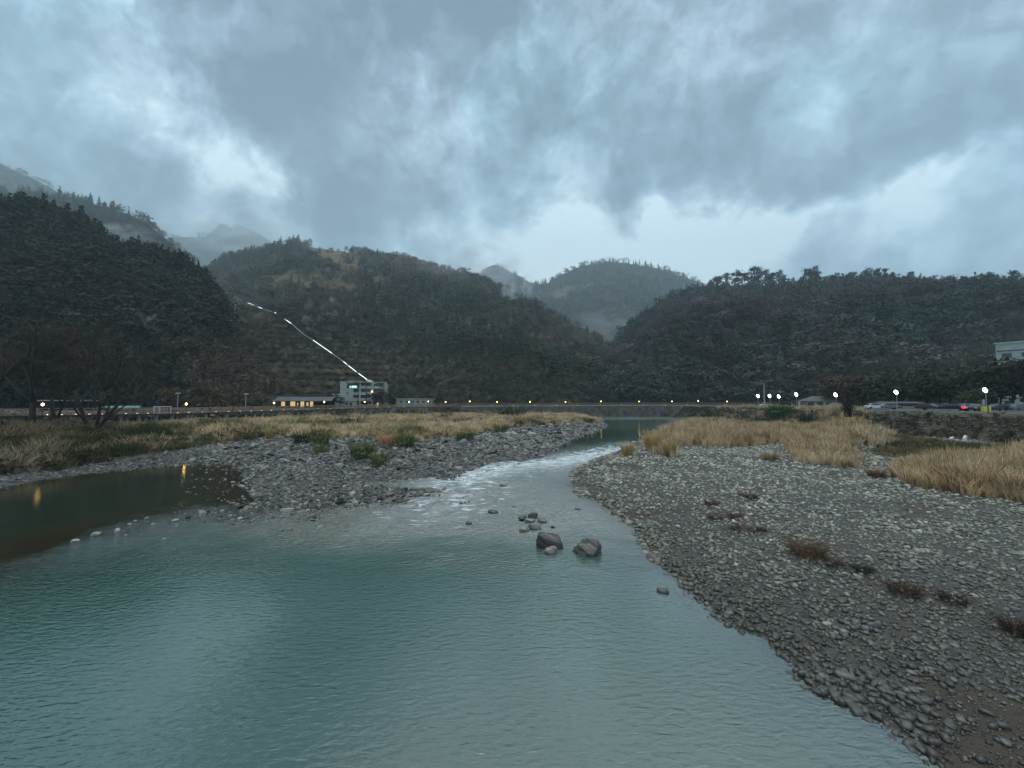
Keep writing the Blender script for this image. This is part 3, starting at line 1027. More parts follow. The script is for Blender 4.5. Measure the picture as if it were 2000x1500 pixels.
def scatter_arrays(protos, pos, yaw, scl, pid, cols, tilt=None, shade=0.0):
    """copies of prototypes -> V, Q, colours"""
    Vs, Qs, Cs, n0 = [], [], [], 0
    for k, (pv, pq) in enumerate(protos):
        ix = np.where(pid == k)[0]
        if len(ix) == 0:
            continue
        c, s = np.cos(yaw[ix])[:, None], np.sin(yaw[ix])[:, None]
        L = pv[None, :, :] * scl[ix][:, None, :]
        x = L[..., 0] * c - L[..., 1] * s
        y = L[..., 0] * s + L[..., 1] * c
        z = L[..., 2]
        if tilt is not None:
            z = z + x * tilt[ix, 0][:, None] + y * tilt[ix, 1][:, None]
        W = np.stack([x, y, z], -1) + pos[ix][:, None, :]
        nv = len(pv)
        off = n0 + np.arange(len(ix)) * nv
        Vs.append(W.reshape(-1, 3).astype(np.float32))
        Qs.append((pq[None] + off[:, None, None]).reshape(-1, 4).astype(np.int32))
        cc = np.repeat(cols[ix][:, None, :], nv, 1)
        if shade:
            r = np.random.default_rng(k)
            g = np.repeat(1 + r.uniform(-shade, shade, nv // 4), 4)
            g = np.concatenate([g, np.ones(nv - len(g))])
            cc = cc * g[None, :, None]
        Cs.append(cc.reshape(-1, 3).astype(np.float32))
        n0 += nv * len(ix)
    return np.concatenate(Vs), np.concatenate(Qs), np.concatenate(Cs)


def scatter(name, label, mat, *a, smooth=False, shade=0.0, tilt=None):
    V, Q, C = scatter_arrays(*a, tilt=tilt, shade=shade)
    return tag(link(name, raw_mesh(name, V, Q, mat, smooth, None, C)), label, None, None, 'stuff')


# ------------------------------------------------------------------ forest on the hills
def with_trunk(vq):
    V, Q = vq
    tr = np.array([[-.014, 0, -.03], [.014, 0, -.03], [.008, 0, .6], [-.008, 0, .6], [0, -.014, -.03], [0, .014, -.03], [0, .008, .6], [0, -.008, .6]])
    V = np.concatenate([V, tr])
    return V, np.arange(len(V)).reshape(-1, 4)


FOREST = [proto_conifer(90, 1), proto_conifer(90, 2, 0.26), with_trunk(proto_round(150, 3, .42, 7, .22, .046)), with_trunk(proto_round(150, 4, 0.5, 8, .22, .046)), with_trunk(proto_round(140, 5, 0.46, 6, .24, .046)), proto_bare(120, 6, .38), proto_bare(120, 8, 0.46)]
CHUTE_PX = [(456, 578), (474, 588), (512, 603), (537, 611), (570, 633), (592, 652), (612, 665), (665, 702), (695, 726), (720, 744), (742, 756)]


def forest(h, n, label, height, mix, green, brown, vmax=1.05, spread=0.35, size_far=1.0):
    U, V, X, Y, Z = h.sample(n, vmax)
    px, py = proj(X, Y, Z + 4)
    keep = rng.random(n) > h.tanmask(px, py) * 0.86
    keep &= (Y > 110)
    if h is H_mound:
        keep &= line_dist(px, py, CHUTE_PX) > 13
        keep &= ~((px > 640) & (px < 860) & (py > 735))
        keep &= ~((V < 0.10) & (px < 760) & (rng.random(n) < 0.6))
    if h is H_dark:
        keep &= (line_dist(px, py, CHUTE_PX) > 9) & ~((px > 575) & (py > 715)) & ~((px > 510) & (py > 755))
    U, V, X, Y, Z = (q[keep] for q in (U, V, X, Y, Z))
    n = len(X)
    zone = fbm(X / 45.0, Y / 45.0, h.seed + 60, 3) * 1.4 + rng.normal(0, 0.35, n)
    kind = np.where(zone < mix[0], 0, np.where(zone < mix[1], 1, 2))           # conifer, broadleaf, bare
    pid = np.where(kind == 0, rng.integers(0, 2, n), np.where(kind == 1, rng.integers(2, 5, n), rng.integers(5, 7, n)))
    hh = height * rng.uniform(0.6, 1.3, n) * np.where(kind == 0, 1.25, 1.0) * size_far
    if h is H_mound:
        hh *= np.where(V < 0.25, 0.55, 1.0)
    wd = np.where(kind == 1, rng.uniform(1.2, 1.7, n), rng.uniform(0.9, 1.3, n))
    scl = np.stack([hh * wd, hh * wd * rng.uniform(.85, 1.15, n), hh], 1)
    g, b = np.array(green), np.array(brown)
    patchy = fbm(X / 60.0 + 7, Y / 60.0, h.seed + 80, 4)
    t = np.clip(np.where(kind == 2, 0.95, np.where(kind == 1, 0.45, 0.0)) + rng.normal(0, 0.18, n) + 0.9 * patchy, 0, 1)[:, None]
    cols = (g * (1 - t) + b * t) * np.exp(rng.normal(0, 0.30, n) + 0.5 * fbm(X / 25.0, Y / 25.0, h.seed + 85, 3))[:, None]
    ol = (rng.random(n) < 0.06)[:, None]
    cols = np.where(ol, np.array([.075, .085, .05]) * (.5 if h is H_dark else 1) * rng.uniform(.7, 1.3, n)[:, None], cols)
    if h is H_dark:                                       # brown winter trees at its foot
        px, py = proj(X, Y, Z)
        w = (sstep(300, 400, px) * sstep(650, 700, py))[:, None]
        cols = cols * (1 - w) + np.array([.085, .062, .042]) * np.exp(rng.normal(0, .4, n))[:, None] * w
        scl = scl * (1 - .45 * w)
    pos = np.stack([X, Y, Z - 0.3], 1)
    scatter('forest', label, M['foliage'], FOREST, pos, rng.uniform(0, 6.28, n), scl, pid, cols, shade=0.25)


GREEN, BROWN, DKGREEN = (.042, .066, .043), (.170, .132, .103), (.0055, .0165, .0115)
forest(H_dark, 4600, 'dark evergreen forest covering the near left hillside', 9.0, (0.10, 1.3), DKGREEN, (.022, .024, .016))
forest(H_mid, 2600, 'misty mixed forest on the second left slope', 8.5, (0.0, 0.6), GREEN, BROWN)
forest(H_high, 1300, 'pale forest high on the far left slope', 9, (0.0, 0.4), GREEN, BROWN, size_far=1.2)
forest(H_mist, 500, 'forest on the pale peak in cloud', 9, (0.2, 0.8), GREEN, BROWN, size_far=1.4)
forest(H_mound, 7000, 'brown and green winter forest on the hill behind the concrete building', 8.0, (-0.30, 0.12), GREEN, BROWN)
forest(H_saddle, 500, 'forest on the small steep hill in cloud', 8, (0.1, 0.6), GREEN, BROWN, size_far=1.3)
forest(H_dome, 3600, 'forest on the rounded hill closing the valley', 8, (0.0, 0.5), GREEN, BROWN, size_far=1.1)
forest(H_right, 6400, 'dense dark forest on the long ridge above the car park', 8.5, (-0.25, 0.25), (.026, .054, .045), (.088, .082, .078))


def slope_scrub():
    """low shrubs on the terraced foot of the hill behind the buildings"""
    U, V, X, Y, Z = H_mound.sample(16000, 0.42)
    k = (U > 400) & (U < 1250) & (rng.random(len(U)) < 0.55)
    X, Y, Z, U = X[k], Y[k], Z[k], U[k]
    px, py = proj(X, Y, Z)
    m = len(X)
    h = rng.uniform(1.0, 2.6, m)
    t = np.clip(.5 + 1.1 * fbm(X / 30, Y / 30, 64, 3) + rng.normal(0, .2, m), 0, 1)[:, None]
    c = (np.array([.030, .036, .02]) * (1 - t) + np.array([.085, .066, .048]) * t) * np.exp(rng.normal(0, .35, m))[:, None]
    scatter('hillside_scrub', 'brown and olive scrub on the terraced slope behind the buildings', M['foliage'], FOREST[2:5], np.stack([X, Y, Z - .3], 1), rng.uniform(0, 6.28, m),
            np.stack([h * 1.8, h * 1.8, h], 1), rng.integers(0, 3, m), c, shade=.25)


slope_scrub()

# ------------------------------------------------------------------ stones
STONES24 = [proto_stone(i, 2, 0.55, 0.10) for i in range(8)]
STONES54 = [proto_stone(20 + i, 4, 0.58, 0.09) for i in range(10)]
SLABS = [proto_stone(40 + i, 3, 0.48, 0.05, True) for i in range(9)]
g9 = lambda l: [tuple(G(p[0], p[1], 0.9).xy) for p in l]
REED_A = g9([(1255, 856), (1275, 880), (1310, 890), (1345, 868), (1440, 870), (1525, 866), (1550, 896), (1600, 906), (1690, 912), (1697, 892), (1650, 872), (1690, 868), (1748, 872),
             (1748, 850), (1600, 826), (1450, 817), (1345, 814), (1305, 826)])
REED_B = g9([(1742, 918), (1760, 938), (1850, 960), (1950, 973), (2000, 980), (2250, 1015), (2300, 930), (2000, 890), (1900, 892), (1800, 895), (1745, 905)])


def stone_cols(n, pale=0.0):
    base = np.array([[.175, .185, .160], [.25, .265, .235], [.125, .122, .10], [.17, .148, .115], [.36, .375, .34], [.07, .074, .066]])
    k = rng.choice(6, n, p=np.array([.29, .20 + pale * .1, .19 - pale * .1, .12, .06 + pale * .05, .14 - pale * .05]))
    return base[k] * rng.uniform(0.75, 1.25, n)[:, None] * np.array([1.04, 1.04, .95])


def right_bar_stones():
    P_, S_ = [], []
    for d0, d1, den, s0, s1 in ((3.5, 11, 130, .012, .032), (3.5, 9, 85, .022, .10), (9, 14, 70, .03, .105), (14, 22, 42, .04, .12), (22, 38, 19, .055, .16), (38, 64, 8, .09, .22), (64, 120, 1.2, .13, .28)):
        x1 = d1 * 2.0 + 2
        n = int(den * (d1 - d0) * (x1 + 4))
        Y = rng.uniform(d0, d1, n)
        X = rng.uniform(-4, x1, n)
        keep = X < Y * 2.0 + 3
        X, Y = X[keep], Y[keep]
        z, sl, sr, sb, emb, ds = terrain(X, Y, True)
        soil = sstep(0.28, 0.75, fbm(X * 0.28, Y * 0.28, 41, 3) * 0.9 + 0.25 * sstep(9, 2, sr))
        keep = (sr > -0.45) & (emb < 0.05) & (z > -0.16) & (rng.random(len(X)) > soil * (0.85 if s1 > .05 else .1)) & (z < 1.6)
        keep &= (signed_dist(X, Y, REED_A) < 0.5)
        clump = fbm(X * 0.8, Y * 0.8, 88, 2)
        keep &= (clump > -0.45) | (rng.random(len(X)) < 0.5)
        X, Y, z, sr, clump = X[keep], Y[keep], z[keep], sr[keep], clump[keep]
        s = np.exp(rng.uniform(np.log(s0), np.log(s1), len(X))) * (0.85 + 0.35 * sstep(5, 0, sr)) * (1 + 0.4 * np.clip(clump, -.5, 1))
        P_.append(np.stack([X, Y, z + s * 0.16], 1))
        S_.append(s)
    pos, s = np.concatenate(P_), np.concatenate(S_)
    px, py = proj(*pos.T)
    vis = (px < 2700) & (py < 1900) & (px > 900)
    pos, s, px, py = pos[vis], s[vis], px[vis], py[vis]
    n = len(s)
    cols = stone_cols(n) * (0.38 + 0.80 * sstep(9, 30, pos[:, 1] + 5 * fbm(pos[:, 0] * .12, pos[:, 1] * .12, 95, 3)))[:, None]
    srr = signed_dist(pos[:, 0], pos[:, 1], RIGHT_POLY)
    wet = sstep(3.2, .4, srr + .8 * fbm(pos[:, 0] * .5, pos[:, 1] * .5, 97, 2))[:, None]
    cols = cols * (1 - wet * np.array([.38, .40, .43]))
    big1 = rng.random(n) < .03
    s = s * np.where(big1, 1.6, 1.0)
    yaw = rng.uniform(0, 6.28, n)
    scl = s[:, None] * rng.uniform(0.8, 1.3, (n, 3))
    tilt = rng.normal(0, 0.12, (n, 2))
    app = s / pos[:, 1] * (px < 1985) * (py < 1485)
    order = np.argsort(-app)
    big, rest = order[:300], order[300:]
    # the largest ones are objects of their own; a set of shared meshes in three tones
    kinds = {'pale': ('pale buff river cobble lying on the near gravel bar', (.19, .18, .15)),
             'grey': ('mid grey river cobble lying on the near gravel bar', (.095, .098, .09)),
             'dark': ('dark wet river cobble lying on the near gravel bar', (.045, .045, .042))}
    pool = {}
    for k, (lab, c) in kinds.items():
        for i, (V, Q) in enumerate(STONES54):
            cc = np.array(c) * rng.uniform(.85, 1.15)
            pool[k, i] = raw_mesh('cobble', V, Q, M['stone'], True, None, np.repeat(cc[None], len(V), 0))
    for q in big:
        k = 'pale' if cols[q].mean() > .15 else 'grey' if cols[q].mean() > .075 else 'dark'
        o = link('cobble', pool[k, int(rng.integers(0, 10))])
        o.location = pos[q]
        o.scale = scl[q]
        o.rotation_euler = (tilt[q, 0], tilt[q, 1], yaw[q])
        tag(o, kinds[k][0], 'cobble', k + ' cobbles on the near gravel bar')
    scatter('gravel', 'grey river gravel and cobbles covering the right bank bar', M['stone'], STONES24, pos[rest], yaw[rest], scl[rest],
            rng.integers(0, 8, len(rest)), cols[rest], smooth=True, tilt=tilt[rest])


def left_bar_stones():
    n = 110000
    Y = rng.uniform(22, 150, n)
    X = rng.uniform(-1.4, 0.35, n) * Y
    z, sl, sr, sb, emb, ds = terrain(X, Y, True)
    gr = signed_dist(X, Y, GRASS_L) + 2.2 * fbm(X * 0.2, Y * 0.2, 91, 3)
    on_bar = (sl > -0.7) & (gr < 1.2) & (sl < 60)
    px, py = proj(X, Y, z)
    # stones breaking the surface along the spit and at the pool's shallow end
    spit = (ds < 3.4 * rng.random(n)) & (z > -0.32) & (px < 640) & (rng.random(n) < 0.55)
    shal = (sl > -5.5) & (sl < 0) & (px > 360) & (px < 700) & (rng.random(n) < 0.26 * sstep(-5.5, 0, sl))
    riff = (sl > -3.0) & (sl < 0) & (px > 800) & (px < 1100) & (rng.random(n) < 0.22)
    keep = (on_bar & (z > -0.12) & (rng.random(n) < np.clip(75.0 / Y, 0.45, 1))) | spit | shal | riff
    X, Y, z, sl, px = X[keep], Y[keep], z[keep], sl[keep], px[keep]
    m = len(X)
    s = np.exp(rng.uniform(np.log(.09), np.log(.36), m)) * np.clip(Y / 45, 0.75, 1.7) * np.where(px < 380, 0.8, 1.0)
    s = s * np.where((sl < -0.3), np.where((px > 330) & (px < 660), .85, .45), 1.0) * np.where(rng.random(m) < .05, 1.6, .72)
    zz = np.where(sl < -0.1, -0.09 + 0.09 * rng.random(m), z) + s * 0.10
    base = np.array([[.155, .16, .152], [.215, .225, .222], [.105, .104, .098], [.31, .325, .32], [.165, .145, .118], [.05, .052, .05]])
    k = rng.choice(6, m, p=[.28, .22, .19, .07, .11, .13])
    cols = np.array([.72, .70, .65]) * base[k] * rng.uniform(.75, 1.25, m)[:, None]
    cols = np.where((sl < 0)[:, None] & (px < 640)[:, None], cols * 1.15, cols)
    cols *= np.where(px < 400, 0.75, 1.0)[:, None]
    scatter('river_rocks', 'angular grey river rocks covering the left bank bar', M['stone'], SLABS + STONES24[:4], np.stack([X, Y, zz], 1), rng.uniform(0, 6.28, m),
            s[:, None] * rng.uniform(.8, 1.25, (m, 3)), rng.integers(0, 13, m), cols, tilt=rng.normal(0, .22, (m, 2)), smooth=False)


right_bar_stones()
left_bar_stones()


def rock(name, label, cat, px, py, wpx, hpx, seed, col, angular=False, group=None, z0=0.0, yaw=None, smooth=True):
    g = G(px, py, z0)
    k = g.y / F_PX
    V, Q = proto_stone(seed, 20, 1.0, 0.10 if not angular else 0.05, angular)
    V = V / np.abs(V).max(0)
    r = np.random.default_rng(seed)
    V = V + np.stack([fbm(V[:, 1] * 2.2 + i * 5, V[:, 2] * 2.2 + V[:, 0] * 1.7, seed + i, 3) for i in range(3)], 1) * 0.13
    V = V + np.stack([fbm(V[:, 1] * 6 + i * 5, V[:, 2] * 6 + V[:, 0] * 5, seed + 50 + i, 3) for i in range(3)], 1) * 0.05
    w, h = wpx * k, hpx * k
    V = V * np.array([w / 2, w * 0.36, h * 0.70])
    cc = np.array(col)[None] * (1 + 0.0 * V[:, :1])
    o = link(name, raw_mesh(name, V, Q, M['stone'], smooth, None, cc))
    o.location = (g.x, g.y + w * 0.3, z0 + h * 0.22)
    o.rotation_euler = (0, 0, r.uniform(-0.4, 0.4) if yaw is None else yaw)
    return tag(o, label, cat, group)


rock('boulder', 'large dark rounded boulder standing in the river beside a small pale rock', 'boulder', 1078, 1073, 54, 28, 3, (.045, .043, .039), True)
rock('boulder', 'small pale brown rock leaning against the large dark boulder in the river', 'rock', 1077, 1083, 27, 14, 5, (.20, .175, .155))
rock('boulder', 'large pointed brown boulder in the river, right of the dark rounded one', 'boulder', 1150, 1086, 60, 36, 11, (.085, .078, .070), True)
rock('boulder', 'dark squat rock at the back of the small rock cluster in the river', 'rock', 1021, 1017, 18, 10, 9, (.06, .062, .062), True)
rock('boulder', 'tall square dark block in the rock cluster in the river', 'rock', 1041, 1014, 18, 13, 10, (.085, .085, .083), True)
rock('boulder', 'flat grey rock in front of the square block in the river cluster', 'rock', 1036, 1021, 21, 7, 12, (.2, .195, .185), True)
rock('boulder', 'low grey rock on the right side of the river rock cluster', 'rock', 1060, 1021, 19, 8, 14, (.12, .115, .11), True)
rock('boulder', 'greenish angular rock at the front of the river rock cluster', 'rock', 1044, 1035, 28, 12, 16, (.13, .14, .13), True)
rock('boulder', 'pale brown half sunken rock at the front corner of the river cluster', 'rock', 1023, 1039, 22, 9, 18, (.19, .165, .14))
rock('boulder', 'tiny black stone alone in the water beside the river cluster', 'stone', 1080, 1032, 9, 5, 20, (.04, .04, .04))
rock('boulder', 'flat dark rock awash upstream of the rock cluster', 'rock', 963, 1002, 21, 5, 22, (.06, .06, .062))
rock('boulder', 'small dark pointed rock in the riffle left of the rock cluster', 'rock', 915, 1024, 13, 7, 24, (.07, .07, .07), True)
rock('boulder', 'flat brown rock awash below the rapids', 'rock', 984, 950, 17, 4, 26, (.14, .115, .09))
rock('boulder', 'small upright grey stone in the riffle below the rapids', 'stone', 1003, 992, 11, 6, 28, (.15, .15, .145), True)
rock('boulder', 'flat dark stone awash between the rapids and the gravel point', 'stone', 1129, 996, 13, 3, 30, (.07, .07, .075))
rock('boulder', 'pair-sized flat dark stone in the water close to the gravel shore', 'stone', 1298, 1159, 24, 7, 32, (.06, .06, .058))
rock('boulder', 'dark stone in the fast water at the top of the rapids', 'stone', 920, 920, 14, 6, 34, (.06, .06, .065), True)
rock('boulder', 'large white topped dark block at the edge of the left bank grass', 'boulder', 903, 868, 20, 12, 36, (.13, .14, .15), True, z0=0.5, smooth=False)
rock('boulder', 'larger pale round stone on the spit beside the dark pool', 'stone', 183, 1047, 16, 7, 38, (.22, .23, .21))
rock('boulder', 'pale flat stone at the outer end of the spit by the dark pool', 'stone', 142, 1059, 14, 5, 40, (.26, .27, .26))
rock('boulder', 'bright pale stone among the small group on the spit', 'stone', 226, 1038, 9, 7, 42, (.34, .35, .34), True)
for px, py, w in ((251, 1026, 12), (262, 1020, 8), (284, 1014, 10), (297, 1026, 12), (318, 1055, 11), (243, 1048, 9)):
    rock('spit_stone', 'small pale stone breaking the water along the spit', 'stone', px, py, w * .8, 4, int(px), (.2, .21, .19), group='small stones along the spit')
for px, py, w, h, rot in ((1883, 826, 14, 9, .7), (1857, 845, 16, 8, .3)):
    p = P(px, py, 62)
    V, Q = proto_stone(px, 6, .8, .08, True)
    o = link('white_slab', raw_mesh('white_slab', V * np.array([w, 8, h]) * 62 / F_PX / 2, Q, M['stone'], False, None, np.full((len(V), 3), .62)))
    o.location = (p.x, p.y, float(terrain(p.x, p.y)) + 0.25)
    o.rotation_euler = (0, -rot, 0.3)
    tag(o, 'white slab higher on the dark embankment below the car park' if px > 1870 else 'white slab lower down the dark embankment near the green plants', 'rock')

# ------------------------------------------------------------------ grasses
TUFTS = [proto_tuft(34, i, 0.3 + .04 * i, 0.35 + .11 * i, 0.015) for i in range(6)]
LEAFY = [proto_round(70, 70 + i, 0.75, 6) for i in range(3)]


def grass_in(poly, n, ybound, name, label, hgt, colfn, wid=1.0, protos=None, edge=0.0, keepfn=None, shade=0.5):
    p = np.array(poly)
    x0, x1 = p[:, 0].min(), p[:, 0].max()
    y0, y1 = p[:, 1].min(), min(p[:, 1].max(), ybound)
    N = n * 5
    # more plants where they are near
    Y = y0 + (y1 - y0) * rng.random(N) ** 1.3
    X = rng.uniform(x0, x1, N)
    sd = signed_dist(X, Y, poly) + 1.3 * fbm(X * 0.3, Y * 0.3, 61, 3)
    k = (sd > edge) & (np.abs(X) < Y * 1.42 + 3)
    if keepfn is not None:
        k &= keepfn(X, Y, sd)
    X, Y, sd = X[k][:n], Y[k][:n], sd[k][:n]
    m = len(X)
    z = terrain(X, Y)
    big = fbm(X * 0.13, Y * 0.13, 66, 3)
    big = big + 0.6 * fbm(X * 0.45, Y * 0.45, 67, 2)
    h = hgt * rng.uniform(0.55, 1.25, m) * (1 + 0.5 * big) * (0.6 + 0.4 * sstep(0, 3, sd)) * (1 - (.45 * sstep(80, 115, Y) if poly is REED_A else 0))
    scl = np.stack([h * wid, h * wid, h], 1) * np.array([1, 1, 1])
    pr = protos or TUFTS
    return scatter(name, label, M['blade'], pr, np.stack([X, Y, z - 0.05], 1), rng.uniform(0, 6.28, m), scl, rng.integers(0, len(pr), m), colfn(X, Y, m), shade=shade)


def tan_cols(X, Y, m):
    t = np.clip(0.35 + 0.9 * fbm(X * 0.10, Y * 0.10, 71, 3) + rng.normal(0, .2, m), 0, 1)[:, None]
    c = np.array([.60, .45, .275]) * (1 - t) + np.array([.64, .54, .36]) * t
    br = (rng.random(m) < 0.16)[:, None]
    c = np.where((rng.random(m) < 0.07)[:, None], np.array([.22, .22, .09]), c)
    return np.where(br, np.array([.24, .14, .075]), c) * rng.uniform(.7, 1.2, m)[:, None]


def left_cols(X, Y, m):
    px, _ = proj(X, Y, np.zeros_like(X))
    g = sstep(-0.05, 0.35, fbm(X * 0.16, Y * 0.16, 73, 3) + 0.55 * sstep(500, 300, px) - 0.20 + rng.normal(0, .12, m))[:, None]
    c = tan_cols(X, Y, m) * (1 - g) + np.array([.085, .105, .038]) * g * rng.uniform(.6, 1.4, m)[:, None]
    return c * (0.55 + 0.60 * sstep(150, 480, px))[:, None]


grass_in(REED_A, 5200, 190, 'dry_reeds', 'tall dry tan reeds massed on the right bank by the river bend', 1.75, tan_cols, 0.8)
grass_in(REED_B, 2600, 120, 'dry_reeds', 'tall dry tan reeds massed below the car park embankment', 1.45, tan_cols, 0.9)
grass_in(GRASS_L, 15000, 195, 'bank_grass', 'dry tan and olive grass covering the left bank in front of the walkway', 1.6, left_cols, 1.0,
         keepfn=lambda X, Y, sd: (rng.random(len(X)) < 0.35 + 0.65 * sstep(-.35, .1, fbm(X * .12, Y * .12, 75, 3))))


def under_cols(X, Y, m):
    px, _ = proj(X, Y, np.zeros_like(X))
    t = rng.random(m)[:, None]
    c = np.array([.035, .048, .02]) * (1 - t) + np.array([.075, .062, .03]) * t
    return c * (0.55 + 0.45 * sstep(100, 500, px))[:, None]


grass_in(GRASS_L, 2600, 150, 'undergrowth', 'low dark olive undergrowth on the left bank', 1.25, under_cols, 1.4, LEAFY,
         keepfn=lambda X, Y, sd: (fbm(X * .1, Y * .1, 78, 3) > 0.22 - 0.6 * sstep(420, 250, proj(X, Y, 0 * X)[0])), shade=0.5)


def edge_cols(X, Y, m):
    t = rng.random(m)[:, None]
    return (np.array([.075, .10, .035]) * (1 - t) + np.array([.14, .13, .06]) * t) * rng.uniform(.6, 1.3, m)[:, None]


grass_in(GRASS_L, 420, 130, 'undergrowth', 'olive green bushes along the stony edge of the left bank', 1.15, edge_cols, 1.3, LEAFY,
         keepfn=lambda X, Y, sd: (sd < 7) & (proj(X, Y, 0 * X)[0] > 380) & (fbm(X * .18, Y * .18, 79, 2) > .12), shade=0.4)


def under_walkway():
    n = 30000
    X, Y = rng.uniform(-130, -10, n), rng.uniform(40, 190, n)
    z, sl, sr, sb, emb, ds = terrain(X, Y, True)
    top = np.interp(X, [v.x for v in WALK3], [v.z for v in WALK3])
    k = (sb > -2.5) & (sb < 7) & (top - z > .5) & (np.abs(X) < Y * 1.45)
    X, Y, z, top = X[k][:3800], Y[k][:3800], z[k][:3800], top[k][:3800]
    m = len(X)
    h = np.minimum(rng.uniform(.5, 1.3, m), (top - z) * .8)
    c = np.array([.022, .026, .014]) * np.exp(rng.normal(0, .4, m))[:, None]  # near-black plants stand in for shadow below the deck
    scatter('undergrowth', 'dark weeds and bushes added in place of the shadow under the walkway', M['foliage'], LEAFY, np.stack([X, Y, z - .05], 1), rng.uniform(0, 6.28, m),
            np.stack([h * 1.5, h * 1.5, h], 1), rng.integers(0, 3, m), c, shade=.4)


under_walkway()


def embankment_cover():
    n = 9500
    Y = rng.uniform(44, 185, n)
    X = 66 + rng.uniform(-2, 11.5, n) + 0.035 * (Y - 60)
    z, sl, sr, sb, emb, ds = terrain(X, Y, True)
    k = (emb > 0.02) & (emb < 0.88) & (signed_dist(X, Y, REED_B) < 0)
    X, Y, z = X[k], Y[k], z[k]
    m = len(X)
    kind = rng.random(m)
    t = sstep(-.2, .3, fbm(X * .2, Y * .2, 81, 3))[:, None]
    c = (np.array([.055, .045, .03]) * (1 - t) + np.array([.03, .042, .022]) * t) * rng.uniform(.6, 1.6, m)[:, None]
    q = kind < 0.72
    h = rng.uniform(.35, 1.0, m)
    scatter('scrub', 'dark brown scrub covering the car park embankment', M['foliage'], TUFTS[:3] + LEAFY, np.stack([X, Y, z - .05], 1)[q], rng.uniform(0, 6.28, q.sum()),
            np.stack([h * 1.2, h * 1.2, h], 1)[q], rng.choice(6, q.sum(), p=[.12, .12, .12, .22, .21, .21]), c[q], shade=0.5)
    q = ~q
    s = rng.uniform(.12, .42, m)[q]
    scatter('embankment_rubble', 'grey rubble stones on the car park embankment', M['stone'], SLABS, np.stack([X, Y, z + .03], 1)[q], rng.uniform(0, 6.28, q.sum()),
            s[:, None] * np.ones(3), rng.integers(0, len(SLABS), q.sum()), .55 * stone_cols(q.sum(), .2))
    # fresh green plants at the foot
    n = 150
    c0 = G(1868, 880, 1.0)
    X, Y = c0.x + rng.normal(0, 2.6, n), c0.y + rng.normal(0, 2.4, n)
    z = terrain(X, Y)
    scatter('green_plants', 'patch of fresh green leafy plants at the foot of the embankment', M['foliage'], LEAFY, np.stack([X, Y, z - .05], 1), rng.uniform(0, 6.28, n),
            rng.uniform(.35, .75, n)[:, None] * np.ones(3), rng.integers(0, 3, n), np.array([.06, .13, .03]) * rng.uniform(.6, 1.5, n)[:, None], shade=.4)


REED_C = g9([(1690, 872), (1700, 884), (1760, 890), (1900, 894), (2010, 892), (2250, 925), (2250, 890), (2000, 872), (1900, 870), (1800, 860), (1748, 852)])


def olive_cols(X, Y, m):
    t = np.clip(0.5 + 1.2 * fbm(X * .15, Y * .15, 83, 3) + rng.normal(0, .25, m), 0, 1)[:, None]
    return (np.array([.07, .08, .032]) * (1 - t) + np.array([.17, .13, .065]) * t) * rng.uniform(.6, 1.3, m)[:, None]


grass_in(REED_C, 1500, 120, 'bank_grass', 'olive and brown grass between the reeds and the embankment', 0.8, olive_cols, 1.2)
grass_in(REED_A, 900, 190, 'dry_reeds', 'feathery taller reed stems standing out of the right reed mass', 2.35, tan_cols, 0.6, [proto_tuft(16, 300 + i, .35, .35, .014) for i in range(3)], 0.8)
grass_in(REED_B, 420, 120, 'dry_reeds', 'feathery taller reed stems below the embankment', 2.0, tan_cols, 0.6, [proto_tuft(16, 310 + i, .35, .35, .014) for i in range(3)], 0.8)
embankment_cover()


def clump(name, label, cat, px, py, wpx, hpx, col, kind='tuft', z0=0.6, seed=1, group=None):
    """one shrub or grass tuft with its base at a picture point on the ground"""
    g = G(px, py, z0)
    for _ in range(8):
        z = float(terrain(g.x, g.y))
        z0 += (min(z, 4.5) - z0) * .6
        g = G(px, py, z0)
    k = g.y / F_PX
    w, h = wpx * k, hpx * k
    if kind == 'tuft':
        V, Q = proto_tuft(220, seed, 0.5, 0.55, 0.012)
        V = V * np.array([w * 0.9, w * 0.9, h])
        if name == 'dead_tuft':                             # wiry low plant, more twig than blade
            V, Q = proto_tuft(420, seed, 0.8, 0.9, 0.005)
            V3, Q3 = proto_round(260, seed + 2, 0.95, 12, .12, .022)
            V = np.concatenate([V * np.array([w * .75, w * .75, h]), V3 * np.array([w * .62, w * .62, h * .75])])
            Q = np.concatenate([Q, Q3 + len(Q) * 3])
    elif kind == 'shrub':
        V1, Q1 = proto_round(560, seed, 0.8, 11, .25, .04)
        V2, Q2 = proto_tuft(120, seed + 1, 0.6, 0.5, 0.012)
        V1 = V1 * np.array([w * .85, w * .85, h]) * (1.0 - .35 * np.clip(V1[:, 2:] - .35, 0, 1)) 
        V = np.concatenate([V1, V2 * np.array([w * .9, w * .9, h * 1.05])])
        Q = np.concatenate([Q1, Q2 + len(V1)])
    r = np.random.default_rng(seed)
    cc = np.array(col)[None] * np.repeat(r.uniform(.6, 1.4, len(V) // 2), 2)[:len(V), None]
    o = link(name, raw_mesh(name, V, Q, M['blade'] if kind == 'tuft' else M['foliage'], False, None, cc))
    o.location = (g.x, g.y, z - 0.04)
    return tag(o, label, cat, group)


